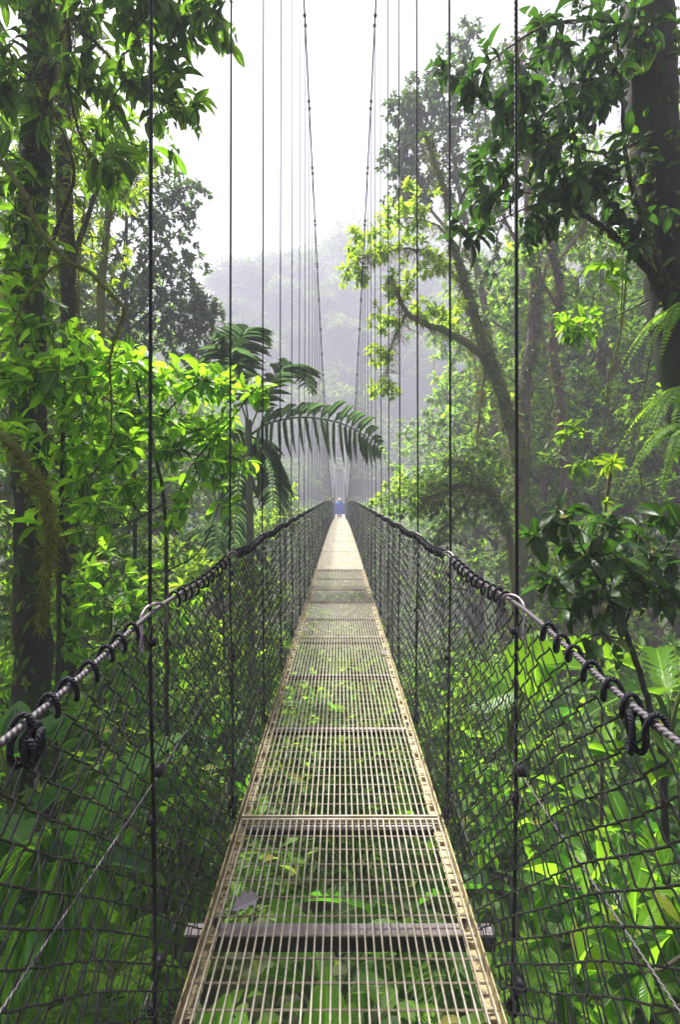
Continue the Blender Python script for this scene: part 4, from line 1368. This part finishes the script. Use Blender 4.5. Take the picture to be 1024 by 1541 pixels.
# ------------------------------------------------------------------ ferns and broad leaved plants
def fern_mesh(nf, Lf, Wf, arch=.6, seed_az=None, az=None, npin=26, lift=.9):
    lm, rm = MB(), MB()
    for i in range(nf):
        a = (i / nf * 6.283 + rng.normal() * .25) if az is None else az[0] + (az[1] - az[0]) * i / max(1, nf - 1) + rng.normal() * .08
        h = np.array([math.cos(a), math.sin(a), 0])
        ln = Lf * rng.uniform(.75, 1.15)
        up = lift * rng.uniform(.7, 1.2)
        t = np.linspace(0, 1, 12)
        P = np.stack([h * (ln * tt_ * .8) + UP * (ln * (up * tt_ - arch * 1.6 * tt_ ** 2.1)) for tt_ in t])
        rm.tube(P, np.linspace(.006, .0015, 12), 5)
        tt = np.linspace(.1, .99, npin)
        pos = np.stack([np.interp(tt, t, P[:, c]) for c in range(3)], 1)
        T = nrm(np.gradient(P, axis=0))
        dr = nrm(np.stack([np.interp(tt, t, T[:, c]) for c in range(3)], 1))
        side = nrm(np.cross(dr, UP))
        pl = Wf * np.minimum(1, (1.02 - tt) * 1.7) * np.minimum(1, tt * 4 + .3)
        for s_ in (-1, 1):
            d = nrm(side * s_ + dr * .35 - UP * .18 + rng.normal(size=dr.shape) * .05)
            lm.leaves(T_MED, pos, d, np.cross(side, dr) + rng.normal(size=dr.shape) * .1, pl, ln * .032)
    return lm, rm


def plant_fern(label, loc, group=None, **k):
    e = thing('fern', loc, label, 'fern', group)
    lm, rm = fern_mesh(**k)
    c = lm.build('fronds', M['leaf_fern'], e)
    rm.build('stalks', M['twig_green'], e)
    return e


def broad_mesh(n, Ll, Wl, stalk, tm=T_TORN, spread=.8, az=None):
    lm, rm = MB(), MB()
    P, D, N, LL = [], [], [], []
    for i in range(n):
        a = (i * 2.4 + rng.normal() * .3) if az is None else az[0] + (az[1] - az[0]) * i / max(1, n - 1)
        h = np.array([math.cos(a), math.sin(a), 0])
        st = stalk * rng.uniform(.6, 1.15)
        out_ = spread * rng.uniform(.35, 1)
        p1 = h * st * out_ * .25 + UP * st * .6
        p2 = h * st * out_ * .6 + UP * st
        pth = smooth_path([(0, 0, 0), p1, p2], 5)
        rm.tube(pth, np.linspace(.014, .006, len(pth)), 6)
        P.append(p2)
        D.append(nrm(h * (.5 + out_) + UP * rng.uniform(.2, .8)))
        N.append(UP - h * .2 + rng.normal(size=3) * .15)
        LL.append(Ll * rng.uniform(.75, 1.2))
    LL = np.array(LL)
    lm.leaves(tm, np.array(P), np.array(D), np.array(N), LL, LL / Ll * Wl)
    return lm, rm


def plant_broad(label, loc, group=None, mt='leaf_broad', name='broadleaf_plant', cat='plant', extra=(), **k):
    e = thing(name, loc, label, cat, group)
    lm, rm = broad_mesh(**k)
    for b_, t_, nn, w_, tm_ in extra:        # a leaf from base point b_ to tip t_
        b_, t_ = b_ - np.array(loc), t_ - np.array(loc)
        rm.tube(smooth_path([(0, 0, 0), b_ * (.4, .4, .8), b_], 5), .007, 6)
        lm.leaves(tm_, b_[None], nrm(t_ - b_)[None], np.array([nn], float), np.linalg.norm(t_ - b_), w_)
    lm.build('leaves', M[mt], e)
    rm.build('stalks', M['twig_green'], e)
    return e


def shrub_proto(label, loc, h=1.2, rad=.6, na=45, leaf=None, group=None, name='shrub'):
    bx_ = np.array([0, 0, 0.0])
    limbs = []
    for i in range(4):
        a = i * 1.6 + rng.normal() * .3
        limbs.append(([np.zeros(3), np.array([math.cos(a) * rad * .3, math.sin(a) * rad * .3, h * .45]), np.array([math.cos(a) * rad * .6, math.sin(a) * rad * .6, h * .85])], .014, .005))
    att = ellp((0, 0, h * .7), (rad, rad, h * .45), na)
    e = tree(name, label, 'shrub', limbs, att, leaf, 'twig', .0025, .01, .12, base=np.zeros(3), group=group, trunk_name='stems')
    e.location = loc
    return e


# epiphytic ferns on the leaning trunk
for px, py, d, azr, lab in ((1045, 470, 4.4, (2.6, 4.2), 'upper fern arching off the leaning trunk at the right edge'),
                            (1050, 590, 4.0, (2.5, 4.3), 'middle fern arching from the right edge below the leaning trunk'),
                            (1055, 650, 3.8, (2.7, 4.0), 'lowest fern of the three hanging at the right edge')):
    plant_fern(lab, tuple(at(px, py, d)), nf=6, Lf=.72, Wf=.10, az=azr, arch=.75, lift=.5, npin=34)
plant_fern('small upright tuft of ferny straps perched high on the leaning trunk', tuple(at(972, 112, 4.6)), nf=7, Lf=.18, Wf=.03, arch=.2, lift=1.5, npin=16)

# big leaves by the nets
plant_broad('plant with a huge bright round leaf just beyond the right net', tuple(at(770, 1130, 3.1)), n=3, Ll=.42, Wl=.30, stalk=.52, tm=T_HEART, spread=.5, az=(5.6, 8.2), mt='leaf_bright',
            extra=[(at(800, 958, 3.0), at(812, 1060, 2.92), (-.1, -1, .35), .34, T_HEART), (at(775, 1040, 3.1), at(700, 1065, 3.0), (0, -.5, 1), .2, T_HEART)])
plant_broad('plant with long bright ribbed leaves behind the young tree at the right edge', tuple(at(1010, 1110, 3.3)), n=6, Ll=.6, Wl=.2, stalk=.4, mt='leaf_bright')
plant_broad('tall plant with long upright glossy blades close outside the left net', tuple(at(95, 1430, 2.1)), n=3, Ll=.5, Wl=.13, stalk=.35, spread=.5,
            extra=[(at(112, 1290, 2.2), at(232, 1075, 2.5), (-.55, -1, .3), .19, T_TORN[0]), (at(215, 1210, 2.4), at(335, 1150, 2.7), (0, -.4, 1), .13, T_TORN[1])])
plant_broad('plant with wide dark glossy blades behind the first left hanger', tuple(at(205, 1330, 3.0)), n=5, Ll=.42, Wl=.11, stalk=.4, az=(2.0, 4.4))
plant_broad('plant with drooping dark blades at the lower left corner', tuple(at(-20, 1380, 2.2)), n=5, Ll=.45, Wl=.09, stalk=.25)
for q_, (fx, fy, fd, lab_) in enumerate(((170, 1470, 2.3, 'low fern nearest the bottom left outside the net'), (110, 1440, 2.9, 'fern behind the bottom left blades outside the net'), (850, 1520, 2.6, 'bright fern at the bottom right below the net'), (960, 1500, 2.5, 'fern in the bottom right corner beyond the net'))):
    plant_fern(lab_, tuple(at(fx, fy, fd)), nf=8, Lf=.5, Wf=.07, npin=30)
plant_broad('plant with pale silvery arrow leaves low beside the left trunk', tuple(at(20, 1230, 3.0)), n=8, Ll=.32, Wl=.17, stalk=.4, tm=T_HEART)

# pleated fan leaves
e = thing('fan_palm', tuple(at(60, 1400, 2.0)), 'small fan palm with pleated drooping leaves at the lower left', 'palm')
lm, rm = MB(), MB()
for (ax, az_, ay) in ((.12, .30, 0), (-.1, .22, .15), (.02, .12, -.1)):
    c = np.array([ax, ay, az_])
    rm.tube(smooth_path([(0, 0, 0), c * (.3, .3, .7), c], 5), .006, 6)
    n = 15
    th = np.linspace(-1.25, 1.25, n)
    o_ = nrm(np.array([1.0 if ax > 0 else -1.0, -.3, .1]))
    sd_ = nrm(np.cross(o_, UP))
    D = np.array([o_ * math.cos(t_) + sd_ * math.sin(t_) for t_ in th]) - UP * .25
    lm.leaves(T_STRAP, np.repeat(c[None], n, 0), D, np.repeat(UP[None], n, 0), .26, .05)
lm.build('leaves', M['leaf_bright'], e)
rm.build('stalks', M['twig_green'], e)

# ------------------------------------------------------------------ undergrowth: copies of a few kinds
LS = dict(tm=T_OBO, k=6, L=.15, W=.06, spread=1.15, droop=.1, back=.05, mat='leaf_bright', along=.1)
LS2 = dict(tm=T_MED, k=8, L=.12, W=.05, spread=1.15, droop=.25, back=.05, mat='leaf_mid', along=.15)
LS3 = dict(tm=T_HEART, k=4, L=.17, W=.12, spread=1.2, droop=.2, back=.03, mat='leaf_broad')
Z0 = (0, -3, -8)
protos = [
    (shrub_proto('bright leafed shrub among the undergrowth below the bridge', Z0, 1.5, .7, 48, LS, 'bright shrubs below the bridge'), 1.2, 30),
    (shrub_proto('small leaved green shrub among the undergrowth below the bridge', Z0, 1.7, .9, 85, LS2, 'small leaved shrubs below the bridge'), 1.3, 46),
    (shrub_proto('shrub with wide rounded leaves in the undergrowth below the bridge', Z0, 1.3, .65, 40, LS3, 'round leaved shrubs below the bridge'), 1.1, 24),
    (plant_fern('green fern growing in the undergrowth below the bridge', Z0, 'ferns below the bridge', nf=10, Lf=.95, Wf=.15), .9, 44),
    (plant_broad('clump of long arching blades in the undergrowth below the bridge', Z0, 'long bladed plants below the bridge', n=8, Ll=.62, Wl=.13, stalk=.5), 1.1, 26),
    (plant_broad('clump of bright heart shaped leaves in the undergrowth below the bridge', Z0, 'heart leaved plants below the bridge', n=10, Ll=.36, Wl=.26, stalk=.6, tm=T_HEART, mt='leaf_bright'), .9, 30),
]
prng = np.random.default_rng(3)
placed = []
for proto, hgt, num in protos:
    first = True
    k = 0
    tries = 0
    while k < num and tries < 4000:
        tries += 1
        y = prng.uniform(.9, 16) if prng.random() < .8 else prng.uniform(14, 24)
        x = prng.normal() * (1.6 + y * .35)
        if abs(x) > 1.1 * y * .75 + 1.6:
            continue
        if any((x - a_) ** 2 + (y - b_) ** 2 < .22 * (1 + .08 * y) for a_, b_ in placed):
            continue
        z = float(ground(x, y)) - .05
        sc = prng.uniform(.75, 1.35) * (1 + .02 * y)
        if abs(x) < 1.3 and z + hgt * sc > -2.2:
            continue
        # nothing may stand up in front of the sightline over the rail
        if z + hgt * sc * 1.15 > -.5 - .02 * y:
            continue
        placed.append((x, y))
        if first:
            proto.location = (x, y, z)
            proto.rotation_euler = (0, 0, prng.uniform(0, 6.28))
            proto.scale = (sc,) * 3
            first = False
        else:
            dup(proto, (x, y, z), prng.uniform(0, 6.28), sc)
        k += 1

# taller shrubs that rise to the nets at either side
tall = [(-1.5, 3.6, 1.7), (-2.4, 4.6, 2.0), (-3.3, 5.4, 2.1), (-1.7, 6.2, 2.2), (-3.0, 7.4, 2.3), (-4.5, 7.6, 2.7), (-2.3, 9.0, 2.4), (-4.2, 10.0, 2.9), (-1.9, 12, 2.7), (-6, 11, 3.1), (-3.5, 13, 3.2), (-8, 14, 3.7), (-5.4, 15, 3.7), (-2.6, 16, 3.2),
        (1.9, 3.4, 1.5), (2.8, 4.2, 1.7), (3.9, 5.2, 1.7), (2.0, 5.4, 1.7), (3.0, 6.8, 2.0), (4.9, 7.0, 2.0), (2.4, 8.4, 2.0), (4.2, 9.2, 2.2)]
for i, (x, y, sc) in enumerate(tall):
    pr = protos[(0, 1, 0, 2, 0, 1)[i % 6]][0]
    z = float(ground(x, y))
    dup(pr, (x, y, z), i * 1.3, sc * .72 * ((-1.1 - z) / 2.3 if x < 0 else (-1.5 - z) / 2.3) / sc * 1.15)

# ------------------------------------------------------------------ valley trees: a few kinds, copied
def proto_tree(label, group, h, rad, nclump, na, leaf, bark, seed, name='rainforest_tree', moss=30):
    r_ = np.random.default_rng(seed)
    limbs = [([np.zeros(3), np.array([.1, .1, h * .35]), np.array([-.15 * h * .1, .1, h * .6]), np.array([.1, 0, h * .88])], h * .022, h * .007)]
    att = []
    for i in range(nclump):
        a = i * 2.4 + r_.normal() * .3
        t = (i + .5) / nclump
        rr = rad * (1 - .55 * t) * r_.uniform(.55, 1)
        z = h * (.42 + .52 * t) + r_.normal() * h * .03
        c = np.array([math.cos(a) * rr, math.sin(a) * rr, z])
        limbs.append(([np.array([0, 0, z * .78]), c * (.55, .55, .93), c], h * .008, h * .002))
        s = rad * r_.uniform(.28, .46)
        att.append(ellp(c, (s, s, s * .6), na))
    return tree(name, label, 'tree', limbs, np.concatenate(att), leaf, bark, .006, .04, .4, moss=moss, moss_len=(.05, .6), mossw=.016, base=np.zeros(3), group=group)


V1 = dict(tm=T_LO, k=9, L=.24, W=.12, spread=1.3, droop=.2, back=.3, mat='leaf_mid', along=.2)
V2 = dict(tm=T_LO, k=9, L=.22, W=.10, spread=1.3, droop=.35, back=.3, mat='leaf_soft', along=.2)
V3 = dict(tm=T_LO, k=9, L=.26, W=.13, spread=1.4, droop=.1, back=.3, mat='leaf_lime', along=.1)
tp = [proto_tree('dark green tree standing in the misty valley forest', 'dark trees of the misty valley', 13, 4.2, 15, 26, V1, 'bark_brown', 1),
      proto_tree('mid green slender tree standing in the misty valley forest', 'slender trees of the misty valley', 14, 3.2, 14, 24, V2, 'bark_lichen', 2),
      proto_tree('light green tree standing in the misty valley forest', 'light green trees of the misty valley', 11, 3.6, 12, 24, V3, 'bark_moss', 3)]
spots = [  # px, distance, kind, top py
    (640, 30, 0, 560), (700, 27, 1, 480), (765, 22, 0, 440), (830, 26, 0, 330), (905, 22, 1, 360), (970, 19, 0, 380), (1040, 24, 1, 250), (885, 17, 0, 560), (950, 15, 1, 600), (735, 19, 0, 610),
    (820, 17, 1, 640), (1020, 13, 0, 560), (690, 34, 2, 430), (790, 33, 1, 300), (870, 36, 0, 250), (960, 32, 2, 240), (620, 42, 0, 600), (1090, 17, 0, 400), (600, 48, 0, 640), (900, 12, 2, 770),
    (980, 10.5, 1, 760), (840, 13, 0, 800), (1130, 30, 0, 100), (1150, 20, 1, 300),
    (300, 26, 0, 560), (250, 22, 1, 600), (120, 20, 0, 500), (60, 25, 1, 300), (10, 17, 0, 350), (-60, 22, 1, 200), (340, 30, 2, 690), (150, 15, 2, 720), (60, 13, 1, 640), (280, 15, 2, 790),
    (-30, 14, 0, 500), (330, 18, 1, 780), (220, 30, 0, 480), (395, 45, 0, 680), (-120, 18, 0, 300), (130, 34, 0, 420), (30, 33, 0, 280), (340, 42, 1, 620)]
used = set()
for i, (px, d, kd, py) in enumerate(spots):
    x = (px - CX) / F * d
    z = float(ground(x, d)) - .2
    top = (HY - py) / F * d
    h0 = (13, 14, 11)[kd]
    sc = max(.35, (top - z) / (h0 * 1.02))
    mnx = (4.2, 3.2, 3.6)[kd] * 1.5 * sc + .8      # crowns stay clear of the bridge
    if abs(x) < mnx and d < 80:
        x = math.copysign(mnx, x)
        z = float(ground(x, d)) - .2
    if kd not in used:
        used.add(kd)
        tp[kd].location = (x, d, z)
        tp[kd].scale = (sc,) * 3
        tp[kd].rotation_euler = (0, 0, i * 1.1)
    else:
        dup(tp[kd], (x, d, z), i * 1.1, sc)

# trees that stand out on the ridge
for px, py, d, kd, lab in ((425, 375, 158, 0, 'round crowned tree on the misty ridge left of the cables'),
                           (505, 352, 160, 1, 'spreading tree on the misty ridge between the two main cables'),
                           (350, 410, 155, 0, 'low round tree at the left end of the misty ridge'),
                           (575, 340, 162, 1, 'tall tree on the misty ridge right of the cables')):
    x = (px - CX) / F * d
    z = float(ground(x, d))
    sc = ((HY - py) / F * d - z) / 13.5
    sc = min(max(sc, .5), 1.3)
    dup(tp[kd], (x, d, z), px * .1, sc, lab, '')
    o = [o_ for o_ in scene.objects if o_.get('label') == lab][0]
    if 'group' in o:
        del o['group']
